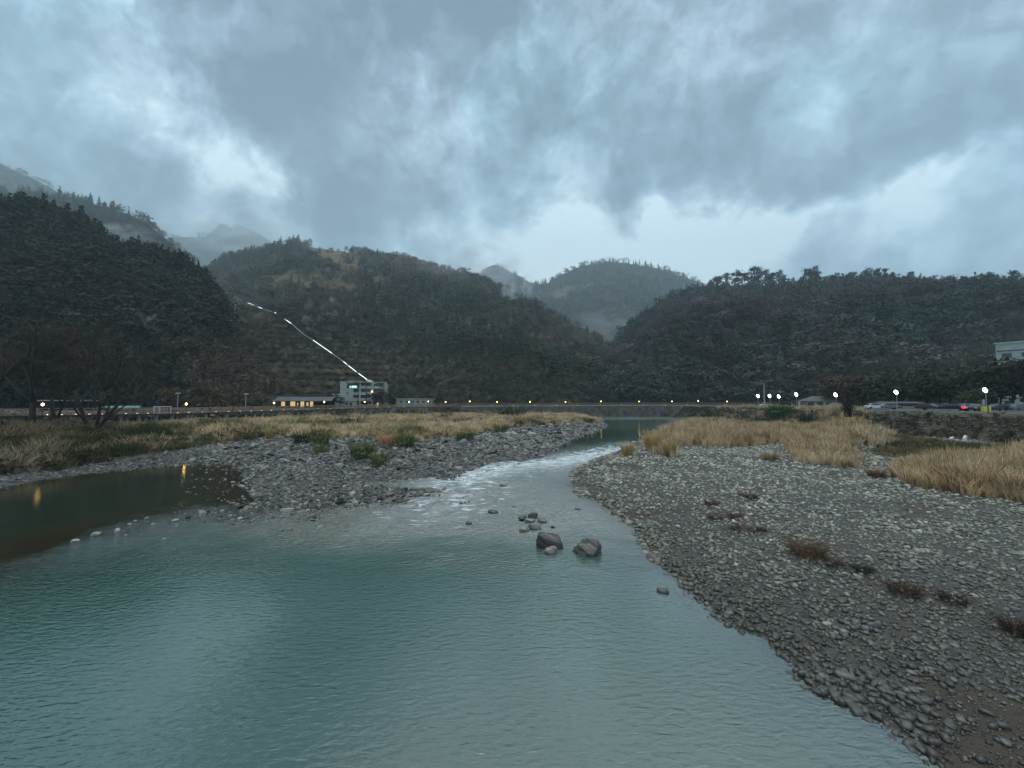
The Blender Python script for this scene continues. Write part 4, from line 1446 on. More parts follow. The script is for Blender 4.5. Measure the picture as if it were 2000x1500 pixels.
TAN, OLIVE, DEAD = (.48, .36, .17), (.10, .125, .045), (.075, .042, .030)
clump('reed_tuft', 'lone tan reed tuft leaning at the water edge beside the rapids', 'reed tuft', 1226, 890, 34, 30, TAN, z0=.3, seed=3)
clump('reed_tuft', 'round tan reed tuft standing forward of the reed mass on the gravel', 'reed tuft', 1308, 892, 36, 42, TAN, z0=.7, seed=5)
clump('reed_tuft', 'broad tan reed tuft at the corner of the reed mass beside the water', 'reed tuft', 1275, 880, 48, 45, (.5, .35, .15), z0=.5, seed=7)
clump('reed_tuft', 'small flattened grey tan grass tuft on the gravel in front of the reeds', 'reed tuft', 1505, 898, 38, 18, (.34, .28, .15), z0=.9, seed=9)
clump('reed_tuft', 'small reddish tuft between the two reed masses by the puddle', 'reed tuft', 1712, 932, 44, 18, (.2, .13, .08), z0=.9, seed=11)
clump('dead_tuft', 'largest rusty brown dead tuft on the open gravel', 'dead plant', 1578, 1086, 70, 36, (.125, .07, .035), z0=.6, seed=13)
clump('dead_tuft', 'low dark red mat lying right of the largest dead tuft on the gravel', 'dead plant', 1622, 1103, 44, 15, (.06, .028, .022), z0=.6, seed=15)
clump('dead_tuft', 'dark twiggy tuft below the dark red mat on the gravel', 'dead plant', 1684, 1118, 40, 22, (.05, .04, .032), z0=.6, seed=17)
clump('dead_tuft', 'round brown dead tuft in the middle of the right gravel', 'dead plant', 1766, 1160, 58, 28, DEAD, z0=.6, seed=19)
clump('dead_tuft', 'small black dead tuft right of the round brown one', 'dead plant', 1862, 1176, 48, 20, (.045, .028, .022), z0=.6, seed=21)
clump('dead_tuft', 'dark dead tuft cut by the right edge of the photo', 'dead plant', 1988, 1240, 56, 44, (.06, .035, .025), z0=.6, seed=23)
clump('dead_tuft', 'small maroon tuft nearest the river on the upper gravel', 'dead plant', 1391, 987, 30, 13, (.07, .03, .024), z0=.6, seed=25)
clump('dead_tuft', 'maroon tuft beside scattered stones on the upper gravel', 'dead plant', 1462, 972, 34, 12, DEAD, z0=.6, seed=27)
clump('dead_tuft', 'faint dark tuft left of the long maroon mat', 'dead plant', 1398, 1014, 28, 10, DEAD, z0=.6, seed=29)
clump('dead_tuft', 'upright maroon tuft above the long maroon mat on the gravel', 'dead plant', 1434, 1013, 26, 14, (.07, .03, .026), z0=.6, seed=31)
clump('dead_tuft', 'long low maroon mat on the gravel above the pebble heap', 'dead plant', 1450, 1037, 50, 9, (.055, .028, .024), z0=.6, seed=33)
clump('dead_tuft', 'small dark tuft at the right end of the long maroon mat', 'dead plant', 1487, 1037, 20, 10, (.05, .03, .026), z0=.6, seed=35)
clump('green_shrub', 'tall olive shrub at the grass edge above the pool', 'shrub', 626, 872, 44, 44, OLIVE, 'shrub', .6, 41)
clump('green_shrub', 'small bright green shrub just below the tall olive one on the rocks', 'shrub', 625, 884, 30, 20, (.12, .15, .05), 'shrub', .6, 43)
clump('green_shrub', 'wide green shrub standing on the rocks of the left bar', 'shrub', 705, 897, 58, 42, OLIVE, 'shrub', .5, 45)
clump('green_shrub', 'lower round green shrub in front of the wide one on the rocks', 'shrub', 740, 912, 40, 34, (.115, .135, .05), 'shrub', .5, 47)
clump('green_shrub', 'green shrub beside the pink tan tuft at the grass edge', 'shrub', 792, 874, 50, 32, (.09, .13, .04), 'shrub', .6, 49)
clump('reed_tuft', 'pinkish tan tuft between the green shrubs at the left grass edge', 'reed tuft', 757, 872, 48, 30, (.5, .31, .17), z0=.6, seed=51)
clump('reed_tuft', 'upright pale tuft at the grass edge left of the green shrubs', 'reed tuft', 526, 860, 22, 28, (.40, .30, .14), z0=.6, seed=53)
clump('green_shrub', 'dark olive shrub left of the tall shrub at the grass edge', 'shrub', 590, 866, 44, 28, (.055, .065, .028), 'shrub', .6, 55)
clump('green_shrub', 'green shrub near the white topped block at the grass edge', 'shrub', 908, 862, 50, 24, (.11, .125, .05), 'shrub', .6, 57)
clump('green_shrub', 'yellow green shrub in the grass right of the white topped block', 'shrub', 978, 844, 34, 18, (.12, .14, .05), 'shrub', .6, 59)
clump('green_shrub', 'small green shrub at the far tip of the left bank', 'shrub', 1150, 826, 26, 12, (.10, .12, .04), 'shrub', .5, 61)
clump('green_shrub', 'dark green shrub in the dry grass below the long house', 'shrub', 690, 838, 60, 28, (.05, .065, .03), 'shrub', .8, 63)
clump('green_shrub', 'grey green willow shrub before the far walkway wall', 'shrub', 1002, 816, 70, 28, (.07, .085, .05), 'shrub', .8, 65)
clump('green_shrub', 'pale grey bush in the grass before the small wall building', 'shrub', 872, 822, 30, 20, (.12, .12, .08), 'shrub', .8, 67)
clump('green_shrub', 'big feathery green bush behind the right reeds under the tall pole', 'shrub', 1524, 822, 54, 48, (.045, .085, .035), 'shrub', .9, 69)
clump('green_shrub', 'black green bush beside the feathery bush behind the reeds', 'shrub', 1578, 830, 36, 36, (.018, .035, .026), 'shrub', .9, 71)
clump('green_shrub', 'narrow black bush on the embankment above the reeds', 'shrub', 1657, 834, 18, 40, (.014, .02, .018), 'shrub', 1.2, 73)
clump('green_shrub', 'low green bush on the far tip of the right reed mass', 'shrub', 1405, 815, 60, 22, (.06, .08, .035), 'shrub', .9, 75)
clump('green_shrub', 'dark rounded bush in front of the embankment beside the green plants', 'shrub', 1938, 896, 34, 30, (.02, .028, .026), 'shrub', .9, 77)

# ------------------------------------------------------------------ trees


def branchy(seed, h, spread=0.5, stems=1, depth=4, r0=0.024):
    """trunk and limbs as tapered tubes, thin twigs as a second set of quads; unit height scaled to h"""
    r = random.Random(seed)
    mb = MB()
    tw = []

    def grow(p, d, ln, rad, lev):
        pts, q, dd = [p], p.copy(), d.copy()
        for i in range(3):
            dd = (dd + Vector((r.gauss(0, .16), r.gauss(0, .16), r.gauss(.05, .1)))).normalized()
            q = q + dd * ln / 3
            pts.append(q.copy())
        mb.tube(pts, [rad, rad * .88, rad * .76, rad * .62], 6 if lev < 2 else 4)
        if lev >= depth:
            return
        for k in range(r.choice((2, 3, 3)) if lev else 4):
            i = r.choice((1, 2, 3, 3))
            a = r.uniform(0, 6.28)
            side = Vector((math.cos(a), math.sin(a), 0))
            nd = (dd * r.uniform(.5, .9) + side * spread * r.uniform(.7, 1.5) + Vector((0, 0, .12))).normalized()
            grow(pts[i], nd, ln * r.uniform(.58, .8), rad * .52, lev + 1)
        if lev >= depth - 2:
            for k in range(24):
                b = pts[r.choice((1, 2, 3))]
                e = b + (dd + Vector((r.gauss(0, .7), r.gauss(0, .7), r.gauss(.15, .5)))).normalized() * ln * r.uniform(.3, .75)
                w = (e - b).cross(Vector((r.gauss(0, 1), r.gauss(0, 1), r.gauss(0, 1)))).normalized() * h * .0016
                tw.append((b - w, b + w, e + w * .5, e - w * .5))
    for s in range(stems):
        a = 6.28 * s / max(stems, 1) + r.random()
        d = Vector((math.cos(a) * .35, math.sin(a) * .35, 1)).normalized() if stems > 1 else Vector((r.gauss(0, .08), r.gauss(0, .08), 1)).normalized()
        grow(Vector((math.cos(a) * .25 * (stems > 1), math.sin(a) * .25 * (stems > 1), -.3)), d, h * .38, h * r0, 0)
    V = np.array([tuple(p) for q in tw for p in q])
    return mb, V


def tree(name, label, cat, loc, h, kind, seed, col=(.03, .05, .03), bark='bark', group=None, proto=None):
    root = empty(name, loc, random.uniform(0, 6.28))
    tag(root, label, cat, group)
    r = np.random.default_rng(seed)
    if kind in ('bare', 'multi'):
        mb, V = branchy(seed, h, 0.55, 1 if kind == 'bare' else 4, 4, 0.022 if kind == 'bare' else 0.014)
        mb.build('trunk', M[bark], root, smooth=True)
        cc = np.array(col)[None] * np.repeat(r.uniform(.5, 1.5, len(V) // 4), 4)[:, None]
        link('crown', raw_mesh('crown', V, np.arange(len(V)).reshape(-1, 4), M['foliage'], False, None, cc), root)
        return root
    mb = MB()
    lean = r.normal(0, .03, 2)
    top = .85
    pts = [(0, 0, -.4)] + [(lean[0] * h * t + r.normal(0, .01) * h, lean[1] * h * t + r.normal(0, .01) * h, h * top * t) for t in (.3, .6, 1)]
    mb.tube(pts, [h * .022, h * .018, h * .012, h * .004], 6)
    if kind == 'pine':                                    # open flat-topped crown on a long stem
        Vs = []
        for i in range(r.integers(6, 10)):
            t = r.uniform(.45, 1.0)
            a = r.uniform(0, 6.28)
            L = h * r.uniform(.04, .15) * (1.25 - t * .6)
            p0 = np.array(pts[3]) * t / top * .85
            c = p0 + np.array([math.cos(a) * L, math.sin(a) * L, h * .05])
            mb.tube([tuple(p0), tuple(c)], [h * .006, h * .003], 4)
            n = 60
            C = c + r.normal(0, 1, (n, 3)) * np.array([.055, .055, .04]) * h
            Vs.append(leaf_quads(C, np.tile([0, 0.6, 0.8], (n, 1)), h * .026, .8, r)[0])
        V = np.concatenate(Vs)
    elif kind == 'round':
        V = proto_round(900, seed, 0.62, 15, 0.24)[0]
        for i in range(5):
            a = r.uniform(0, 6.28)
            mb.tube([pts[1], (math.cos(a) * h * .2, math.sin(a) * h * .2, h * r.uniform(.5, .75))], [h * .011, h * .004], 5)
        C = V.reshape(-1, 4, 3).mean(1, keepdims=True)
        V = ((V.reshape(-1, 4, 3) - C) * .62 + C).reshape(-1, 3) * h
    else:                                                 # conifer
        V = proto_conifer(560, seed, .2)[0]
        C = V.reshape(-1, 4, 3).mean(1, keepdims=True)
        V = ((V.reshape(-1, 4, 3) - C) * .7 + C).reshape(-1, 3) * h
    mb.build('trunk', M[bark], root, smooth=True)
    cc = np.array(col)[None] * np.repeat(r.uniform(.5, 1.5, len(V) // 4), 4)[:, None]
    link('crown', raw_mesh('crown', V, np.arange(len(V)).reshape(-1, 4), M['foliage'], False, None, cc), root)
    return root


def base(px, d, dz=0.0):
    x = GX(px, d)
    return (x, d, float(terrain(x, d)) + dz)


# big bare trees on the left bank
DARKTWIG = (.062, .049, .036)
tree('bare_tree', 'large dark many stemmed bare tree in front of the walkway', 'tree', base(184, 60.5), 18.5, 'multi', 101, DARKTWIG)
tree('bare_tree', 'dark bare tree leaning over the left end of the walkway', 'tree', base(70, 58), 19, 'bare', 103, DARKTWIG)
tree('bare_tree', 'dark bare tree cut by the left edge of the photo', 'tree', base(-25, 56), 19, 'bare', 105, DARKTWIG)
tree('bare_tree', 'slim dark bare tree rising left of the many stemmed tree', 'tree', base(122, 63), 16, 'bare', 107, DARKTWIG)
tree('bare_tree', 'smaller bare tree right of the many stemmed tree behind the walkway', 'tree', base(262, 92), 14, 'bare', 109, (.05, .04, .034))
tree('bare_tree', 'thin dark tree behind the walkway between two unlit lamps, left of a pair', 'tree', base(412, 98), 10, 'bare', 111, (.06, .052, .04))
tree('bare_tree', 'thin dark tree behind the walkway beside the second unlit lamp, right of a pair', 'tree', base(453, 101), 11, 'bare', 113, (.06, .052, .04))
for i, (px, py, h) in enumerate(((290, 668, 10), (304, 672, 12), (318, 680, 9))):
    p = H_dark.at(px, py)
    tree('pale_tree', 'pale grey bare tree in the small bright group on the dark hillside', 'tree', (p.x, p.y - 2, p.z), h + 2, 'bare', 120 + i, (.26, .23, .19), 'pale_bark', 'pale bare trees on the dark hillside')
p = H_dark.at(385, 685)
tree('pale_tree', 'slim pale trunked tree alone right of the bright bare group', 'tree', (p.x, p.y - 2, p.z), 13, 'bare', 125, (.07, .06, .05), 'pale_bark')
# around the concrete building
tree('round_tree', 'dark round tree in front of the middle of the concrete building', 'tree', base(729, 205), 8.2, 'round', 131, (.028, .024, .024))
tree('round_tree', 'dark spreading tree at the right corner of the concrete building', 'tree', base(752, 206), 8.6, 'round', 133, (.03, .026, .026))
tree('round_tree', 'low dark bush tree between the concrete building and the wall building', 'tree', base(766, 203), 5.2, 'round', 135, (.014, .022, .018))
tree('round_tree', 'reddish dark bush tree left of the grey annex', 'tree', base(646, 206), 7.2, 'round', 137, (.045, .03, .03))
tree('round_tree', 'dark green round bush tree before the grey annex', 'tree', base(665, 204), 5.0, 'round', 139, (.022, .036, .026))
tree('round_tree', 'dark round tree beside the end of the wall building', 'tree', base(858, 206), 6.5, 'round', 141, (.02, .032, .024))
for i, (px, h) in enumerate(((330, 8), (395, 9), (432, 9), (466, 8), (492, 7.5), (512, 7))):
    tree('slope_tree', 'brown leafy tree on the slope behind the walkway', 'tree', base(px, 104 + 5 * i), h * .75, 'round', 150 + i, (.085, .065, .036), 'bark', 'brown trees on the slope behind the walkway')
# row behind the car park
ROW = [(1628, 118, 7.5, (.07, .046, .034), 'brown'), (1655, 116, 10.5, (.075, .052, .040), 'brown'), (1684, 118, 9.5, (.065, .055, .04), 'brown'), (1712, 112, 10.5, (.032, .05, .03), 'green'),
       (1738, 110, 11, (.03, .045, .024), 'green'), (1762, 112, 10.5, (.05, .05, .026), 'olive'), (1788, 108, 11, (.028, .045, .024), 'green'), (1812, 110, 11.2, (.05, .045, .024), 'olive'),
       (1836, 106, 11, (.04, .045, .024), 'olive'), (1856, 112, 13, (.055, .048, .028), 'olive'), (1880, 102, 10, (.02, .034, .02), 'green'), (1902, 106, 11.6, (.048, .044, .024), 'olive'),
       (1926, 100, 11, (.018, .030, .02), 'green'), (1952, 98, 11, (.022, .042, .024), 'green'), (1978, 96, 12, (.030, .026, .02), 'brown'), (2004, 92, 12.5, (.026, .024, .018), 'brown'),
       (2034, 92, 13, (.022, .032, .02), 'green'), (2070, 90, 13, (.02, .03, .02), 'green'), (1918, 92, 5, (.05, .06, .028), 'olive')]
for i, (px, d, h, c, k) in enumerate(ROW):
    if i == 18:
        tree('park_tree', 'small olive tree under the brightest lamp of the car park', 'tree', base(1903, 88), 5, 'round', 190, c)
        continue
    tree('park_tree', {'brown': 'russet brown round tree', 'green': 'dark green round tree', 'olive': 'olive round tree'}[k] + ' in the row behind the car park', 'tree', base(px, d), h, 'round', 170 + i, c, 'bark',
         k + ' trees behind the car park')
# open crowned pines along the right skyline
SKY_T = [(1388, 10), (1398, 14), (1408, 15), (1419, 16), (1430, 15), (1441, 17), (1452, 15), (1463, 16), (1474, 18), (1484, 18), (1494, 17), (1503, 16), (1512, 13), (1524, 15), (1531, 11),
         (1571, 13), (1580, 17), (1589, 18), (1598, 14), (1622, 8), (1640, 9), (1668, 10), (1690, 11), (1700, 14), (1716, 13), (1728, 12), (1745, 9), (1782, 10), (1812, 7), (1850, 8), (1872, 9),
         (1912, 10), (1922, 13), (1936, 15), (1946, 12), (1960, 11), (1978, 14), (1990, 13)]
for i, (px, h) in enumerate(SKY_T):
    X, Y, Z = H_right.S(np.array([float(px)]), np.array([0.985]))
    grp = 'far left pines' if px < 1535 else 'pair' if px < 1600 else 'rest'
    lab = {'far left pines': 'open crowned pine in the dense stand at the left end of the right skyline', 'pair': 'open crowned pine in the small isolated clump on the right skyline',
           'rest': 'scattered pine on the skyline ridge above the car park'}[grp]
    tree('pine_tree', lab, 'tree', (X[0], Y[0], Z[0] - .5), h * 1.0 + 4, 'pine', 220 + i, (.022, .028, .024), 'bark', {'far left pines': 'dense pine stand on the skyline', 'pair': 'isolated pine clump on the skyline', 'rest': 'scattered skyline pines'}[grp])

# ------------------------------------------------------------------ walkway with its lamps


def walk_at(px):
    xs = [w[0] for w in WALK]
    return Vector([float(np.interp(px, xs, [v[i] for v in WALK3])) for i in range(3)])


def build_walkway():
    root = empty('boardwalk', tuple(WALK3[2]))
    tag(root, 'long raised timber boardwalk with lit railing along the left bank to the far wall', 'boardwalk')
    o = Vector(root.location)
    pts = [p - o for p in WALK3]
    d, rl, rm = MB(), MB(), MB()
    for a, b in zip(pts[:-1], pts[1:]):
        d.beam(a + Vector((0, 0, -.14)), b + Vector((0, 0, -.14)), 2.4, .28)
    d.build('deck', M['timber_dark'], root)
    for side in (-1, 1):
        m = MB()
        for a, b in zip(pts[:-1], pts[1:]):
            t = (b - a).normalized()
            n = Vector((t.y, -t.x, 0)) * side * 1.12
            for h, w in ((1.08, .12), (.72, .06), (.42, .06), (.14, .06)):
                m.beam(a + n + Vector((0, 0, h)), b + n + Vector((0, 0, h)), .08, w)
            L = (b - a).length
            k = int(L / 1.9)
            for i in range(k):
                p = a + (b - a) * (i / k) + n
                m.box((p.x, p.y, p.z + .52), (.12, .12, 1.06))
        m.build('railing', M['timber'], root)
    for px in list(np.linspace(95, 830, 21)):
        p = walk_at(px)
        for s in (-.85, .85):
            q = p + Vector((.8 * s, .6 * s, 0))
            zg = float(terrain(q.x, q.y))
            if p.z - .3 - zg > .5:
                MB().box((q.x - o.x, q.y - o.y, (p.z - .3 + zg - .4) / 2 - o.z), (.42, .42, p.z - .3 - zg + .4)).build('post', M['post'], root)
    for px in list(np.linspace(106, 760, 30)) + list(np.linspace(790, 1340, 14)):
        p = walk_at(px) - o
        MB().box((p.x, p.y - 1.2, p.z + .12), (.22, .1, .1)).build('deck_light', M['deck_lamp'], root)


build_walkway()
LAMPS = [(95, 790, 'at the left end of the walkway under the bare trees'), (371, 789, 'right of the white notice panels'), (539, 787, 'before the lit end of the long house'), (636, 785, 'at the right end of the long house'),
         (714, 785, 'before the concrete building'), (800, 785, 'before the middle of the wall building'), (836, 784, 'at the right end of the wall building'), (871, 785, 'just right of the wall building'),
         (918, 784, 'second right of the wall building'), (971, 785, 'above the grey green willow shrub'), (1035, 785, 'left of the river bend on the far wall'), (1104, 785, 'above the tip of the left bank'),
         (1173, 784, 'above the far end of the rocks'), (1247, 784, 'above the dark far water'), (1311, 784, 'above the left end of the right reeds'), (1362, 783, 'above the low green bush at the reed tip'),
         (1418, 784, 'rightmost before the car park')]
for i, (px, py, where) in enumerate(LAMPS):
    w = walk_at(px)
    lz = P(px, py, w.y).z
    root = empty('walkway_lamp', (w.x, w.y - .9, w.z))
    tag(root, 'yellow walkway lamp ' + where, 'lamp', 'yellow lamps along the walkway')
    MB().tube([(0, 0, -.1), (0, 0, lz - w.z - .15)], .06, 6).build('pole', M['metal_dark'], root)
    MB().ball((0, 0, lz - w.z), (.17, .17, .2) if i > 1 else (.17, .17, .22)).build('lamp_head', M['warm_lamp'], root, smooth=True)
for px, py, lab in ((347, 768, 'unlit lamp with flat white head on a thin pole behind the notice panels'), (480, 769.5, 'unlit lamp with flat white head on a thin pole near the thin dark trees')):
    q = base(px, 97)
    z = P(px, py, 97).z
    root = empty('flat_lamp', q)
    tag(root, lab, 'lamp')
    MB().tube([(0, 0, -.2), (0, 0, z - q[2] - .1)], .09, 6).build('pole', M['metal'], root)
    MB().box((0, 0, z - q[2]), (1.0, .4, .15)).build('lamp_head', M['white_paint'], root, bevel=.05)

# far stone wall under the walkway
root = empty('retaining_wall', (GX(1150, 196), 195.2, 0))
tag(root, 'dark stone retaining wall at the far river bend under the lamps', 'wall')
o = Vector(root.location)
m, cap = MB(), MB()
wp = [walk_at(px) + Vector((0, -1.45, 0)) for px in np.linspace(900, 1520, 26)]
for i, (a, b) in enumerate(zip(wp[:-1], wp[1:])):
    zt = (a.z + b.z) / 2 - .3
    c, t = (a + b) / 2, (b - a)
    ang = math.atan2(t.y, t.x)
    off = .12 * math.sin(i * 2.3)
    m.box((c.x - o.x, c.y - o.y + off, (zt - 1.2) / 2), (t.length + .05, .9, zt + 1.2), ang)
    if i % 2 == 0:
        m.box((a.x - o.x, a.y - o.y - .45, (zt - 1.6) / 2), (1.0, .8, zt + .6), ang)
    cap.box((c.x - o.x, c.y - o.y + .1, zt + .12), (t.length + .05, 1.1, .22), ang)
M['old_stone'] = surf('old_stone', (.05, .042, .036), (.20, .17, .15), 0.55, .9, .8, 1.6, 8, dist=.2)
m.build('stonework', M['old_stone'], root)
cap.build('coping', M['concrete'], root)

# ------------------------------------------------------------------ buildings


def concrete_building():
    d = 215
    root = empty('concrete_building', (GX(670, d), d - 4, 4.4), R(15))
    tag(root, 'four storey bare concrete building with balconies at the foot of the lit chute', 'building')
    w = MB().box((3.3, 6.0, 6.6), (6.6, 12, 13.6))
    w.box((15.2, 9.5, 6.2), (17.2, 5.0, 12.8)).build('wall', M['concrete'], root)
    sl = MB()
    for k in range(1, 4):
        sl.box((15.3, 3.5, k * 3.3), (17.4, 7.6, .3))
    sl.build('floor_slab', M['concrete'], root)
    for x in (9.9, 16.3, 22.9):
        MB().box((x, .15, 6.3), (.75, .8, 13.2)).build('column', M['concrete_pale'], root)
    for k in range(4):
        for x0, x1 in ((6.7, 9.5), (10.3, 12.8), (16.8, 19.4), (13.4, 15.9)):
            if k == 3 and x0 < 7:
                continue
            z = k * 3.3 + .15
            MB().prism([(.0, z), (-.12, z + 1.15), (.12, z + 1.15), (.24, z)], x0, x1).build('balcony_parapet', M['concrete_pale' if x0 > 9 else 'render_grey'], root)
        MB().box((12.3, 6.9, k * 3.3 + 1.7), (4.0, .2, 2.2)).build('window', M['glass'], root)
        MB().box((18.8, 6.9, k * 3.3 + 1.7), (4.0, .2, 2.2)).build('window', M['glass'], root)
    for z in (3.0, 6.3, 9.6):
        MB().box((3.6, -.02, z + .8), (.55, .1, 1.2)).build('window', M['dark_open'], root)
    MB().box((6.2, -.03, 10.9), (5.4, .12, 2.1)).build('window', M['dark_open'], root)
    MB().box((7.0, -.12, 10.6), (2.7, .1, 1.3)).build('lit_window', M['cool_room'], root)
    MB().box((5.0, -.12, 10.6), (.7, .1, 1.1)).build('lit_window', M['cool_room'], root)
    MB().prism([(-1.2, 12.7), (5.5, 14.4), (12.3, 13.0), (12.3, 12.75), (5.5, 14.1), (-1.2, 12.5)], 3.2, 10.4).build('roof', M['roof_metal'], root)
    MB().box((16.6, 5.6, 13.2), (13.4, 11, .35)).build('roof', M['concrete'], root)
    for x, z in ((15.9, 8.2), (15.9, 5.6)):
        MB().ball((x, -.5, z), .26, 8, 5).build('wall_lamp', M['warm_lamp'], root)
    MB().box((19.0, -.6, 1.1), (.8, .2, 2.1)).build('lit_door', M['warm_room'], root)


def long_house():
    d = 143
    x0, x1 = GX(528, d), GX(640, d)
    L = x1 - x0
    root = empty('long_house', (x0, d, 4.6), R(9))
    tag(root, 'long low house with metal roof and warmly lit open front behind the walkway', 'building')
    z1 = P(600, 782, d).z - 4.6
    MB().box((L / 2, 5.0, z1 / 2 - .3), (L, .3, z1 + .6)).build('wall', M['dark_open'], root)
    MB().prism([(-1.0, z1 - .15), (2.4, z1 + 1.3), (5.8, z1 + .1), (5.8, z1 - .1), (2.4, z1 + 1.05), (-1.0, z1 - .4)], 1.5, L + .5).build('roof', M['roof_metal'], root)
    MB().prism([(-.8, z1 - .5), (2.0, z1 + .2), (2.0, z1 - .05), (-.8, z1 - .7)], -3.5, 1.5).build('awning', M['roof_metal'], root)
    for i in range(8):
        MB().box((.3 + i * (L - .6) / 7, 0, z1 / 2 - .4), (.22, .22, z1 + .5)).build('post', M['timber_dark'], root)
    for a, b, z in ((.13, .19, .75), (.28, .36, .8), (.39, .41, .4), (.45, .51, .95), (.55, .58, .5), (.61, .66, .85)):
        MB().box((L * (a + b) / 2, 2.6, z1 * .55), (L * (b - a), .15, z1 * z * .8)).build('lit_window', M['warm_room'], root)


def wall_building():
    d = 204
    x0, x1 = GX(772, d), GX(847, d)
    L = x1 - x0
    root = empty('low_building', (x0, d, 4.6), R(8))
    tag(root, 'low flat roofed grey walled building right of the concrete building', 'building')
    h = P(800, 779, d).z - 4.6
    m = MB().box((L / 2, 3, h / 2 - .4), (L, 6, h + .8))
    m.build('wall', M['render_grey'], root)
    MB().box((L / 2, 3, h + .12), (L + .6, 6.8, .24)).build('roof', M['concrete'], root)
    for i in range(7):
        MB().box((1.6 + i * (L - 3) / 6, -.08, h / 2 - .2), (.35, .3, h)).build('pilaster', M['concrete_pale'], root)
    for i in range(6):
        MB().box((3.0 + i * (L - 3) / 6, -.03, h * .62), (1.2, .1, .9)).build('window', M['glass'], root)


def gable_hut():
    d = 207
    root = empty('gable_hut', (GX(675, d), d - 2, 4.5), R(12))
    tag(root, 'small grey hut with dark gable roof in front of the concrete building', 'hut')
    MB().box((3, 2.2, 1.2), (5.4, 4.4, 3.4)).build('wall', M['concrete'], root)
    MB().prism([(-.4, 2.8), (2.2, 4.5), (4.8, 2.8), (4.8, 2.6), (2.2, 4.2), (-.4, 2.6)], -.3, 6.3).build('roof', M['roof_dark'], root)
    MB().box((3.4, -.04, 1.1), (1.2, .1, 2.0)).build('door', M['dark_open'], root)
    MB().box((1.3, -.04, 1.5), (1.0, .1, 1.0)).build('window', M['glass'], root)
    root = empty('annex', (GX(650, 216), 214, 4.5), R(14))
    tag(root, 'plain grey annex with sloping wall left of the concrete building', 'building')
    MB().prism([(0, -.5), (0, 6.2), (5, 6.6), (5, -.5)], 0, 5.2).build('wall', M['concrete_pale'], root)
    MB().prism([(-.3, 6.2), (-.3, 6.45), (5.3, 6.85), (5.3, 6.62)], -.3, 5.4).build('roof', M['concrete'], root)


def left_stalls():
    d = 84
    x0 = GX(60, d)
    root = empty('shelter', (x0, d, 4.7), R(25))
    tag(root, 'dark flat roofed shelter behind the left end of the walkway', 'shelter')
    MB().box((4.6, 1.6, 2.6), (9.6, 3.6, .22)).build('roof', M['metal'], root)
    for i in range(5):
        MB().box((.3 + i * 2.15, 0, 1.1), (.16, .16, 2.9)).build('post', M['timber_dark'], root)
    MB().box((4.6, 3, 1.1), (9.2, .2, 2.9)).build('wall', M['timber_dark'], root)
    root = empty('canopy_stall', (GX(190, 80), 80, 4.75), R(30))
    tag(root, 'low stall with turquoise canopy behind the many stemmed bare tree', 'stall')
    MB().prism([(-.6, .95), (1.0, 1.45), (2.6, .95), (2.6, .87), (1.0, 1.35), (-.6, .87)], 0, 6.4).build('canopy', M['turquoise'], root)
    for x in (.2, 3.2, 6.2):
        for y in (-.4, 2.4):
            MB().box((x, y, .3), (.1, .1, 1.25)).build('post', M['metal'], root)
    MB().box((3.2, 1.0, .2), (5.6, .9, .8)).build('counter', M['timber'], root)
    for px0, px1, lab in ((302, 313, 'narrow white barred notice panel on the walkway railing'), (315, 340, 'wide white barred notice panel on the walkway railing')):
        a, b = walk_at(px0), walk_at(px1)
        root = empty('notice_panel', (a.x, a.y - 1.5, a.z))
        tag(root, lab, 'panel')
        v = b - a
        f, br = MB(), MB()
        for h in (.1, 1.35):
            f.beam((0, 0, h), (v.x, v.y, v.z + h), .08, .12)
        for t in (0, 1):
            f.box((v.x * t, v.y * t, .7 + v.z * t), (.12, .12, 1.4))
        f.build('frame', M['white_paint'], root)
        for k in range(1, 4):
            br.beam((0, .02, .1 + k * .31), (v.x, v.y + .02, v.z + .1 + k * .31), .05, .10)
        n = max(3, int(v.length / .8))
        for k in range(1, n):
            br.box((v.x * k / n, v.y * k / n + .03, .7 + v.z * k / n), (.1, .05, 1.2))
        br.build('bars', M['metal'], root)


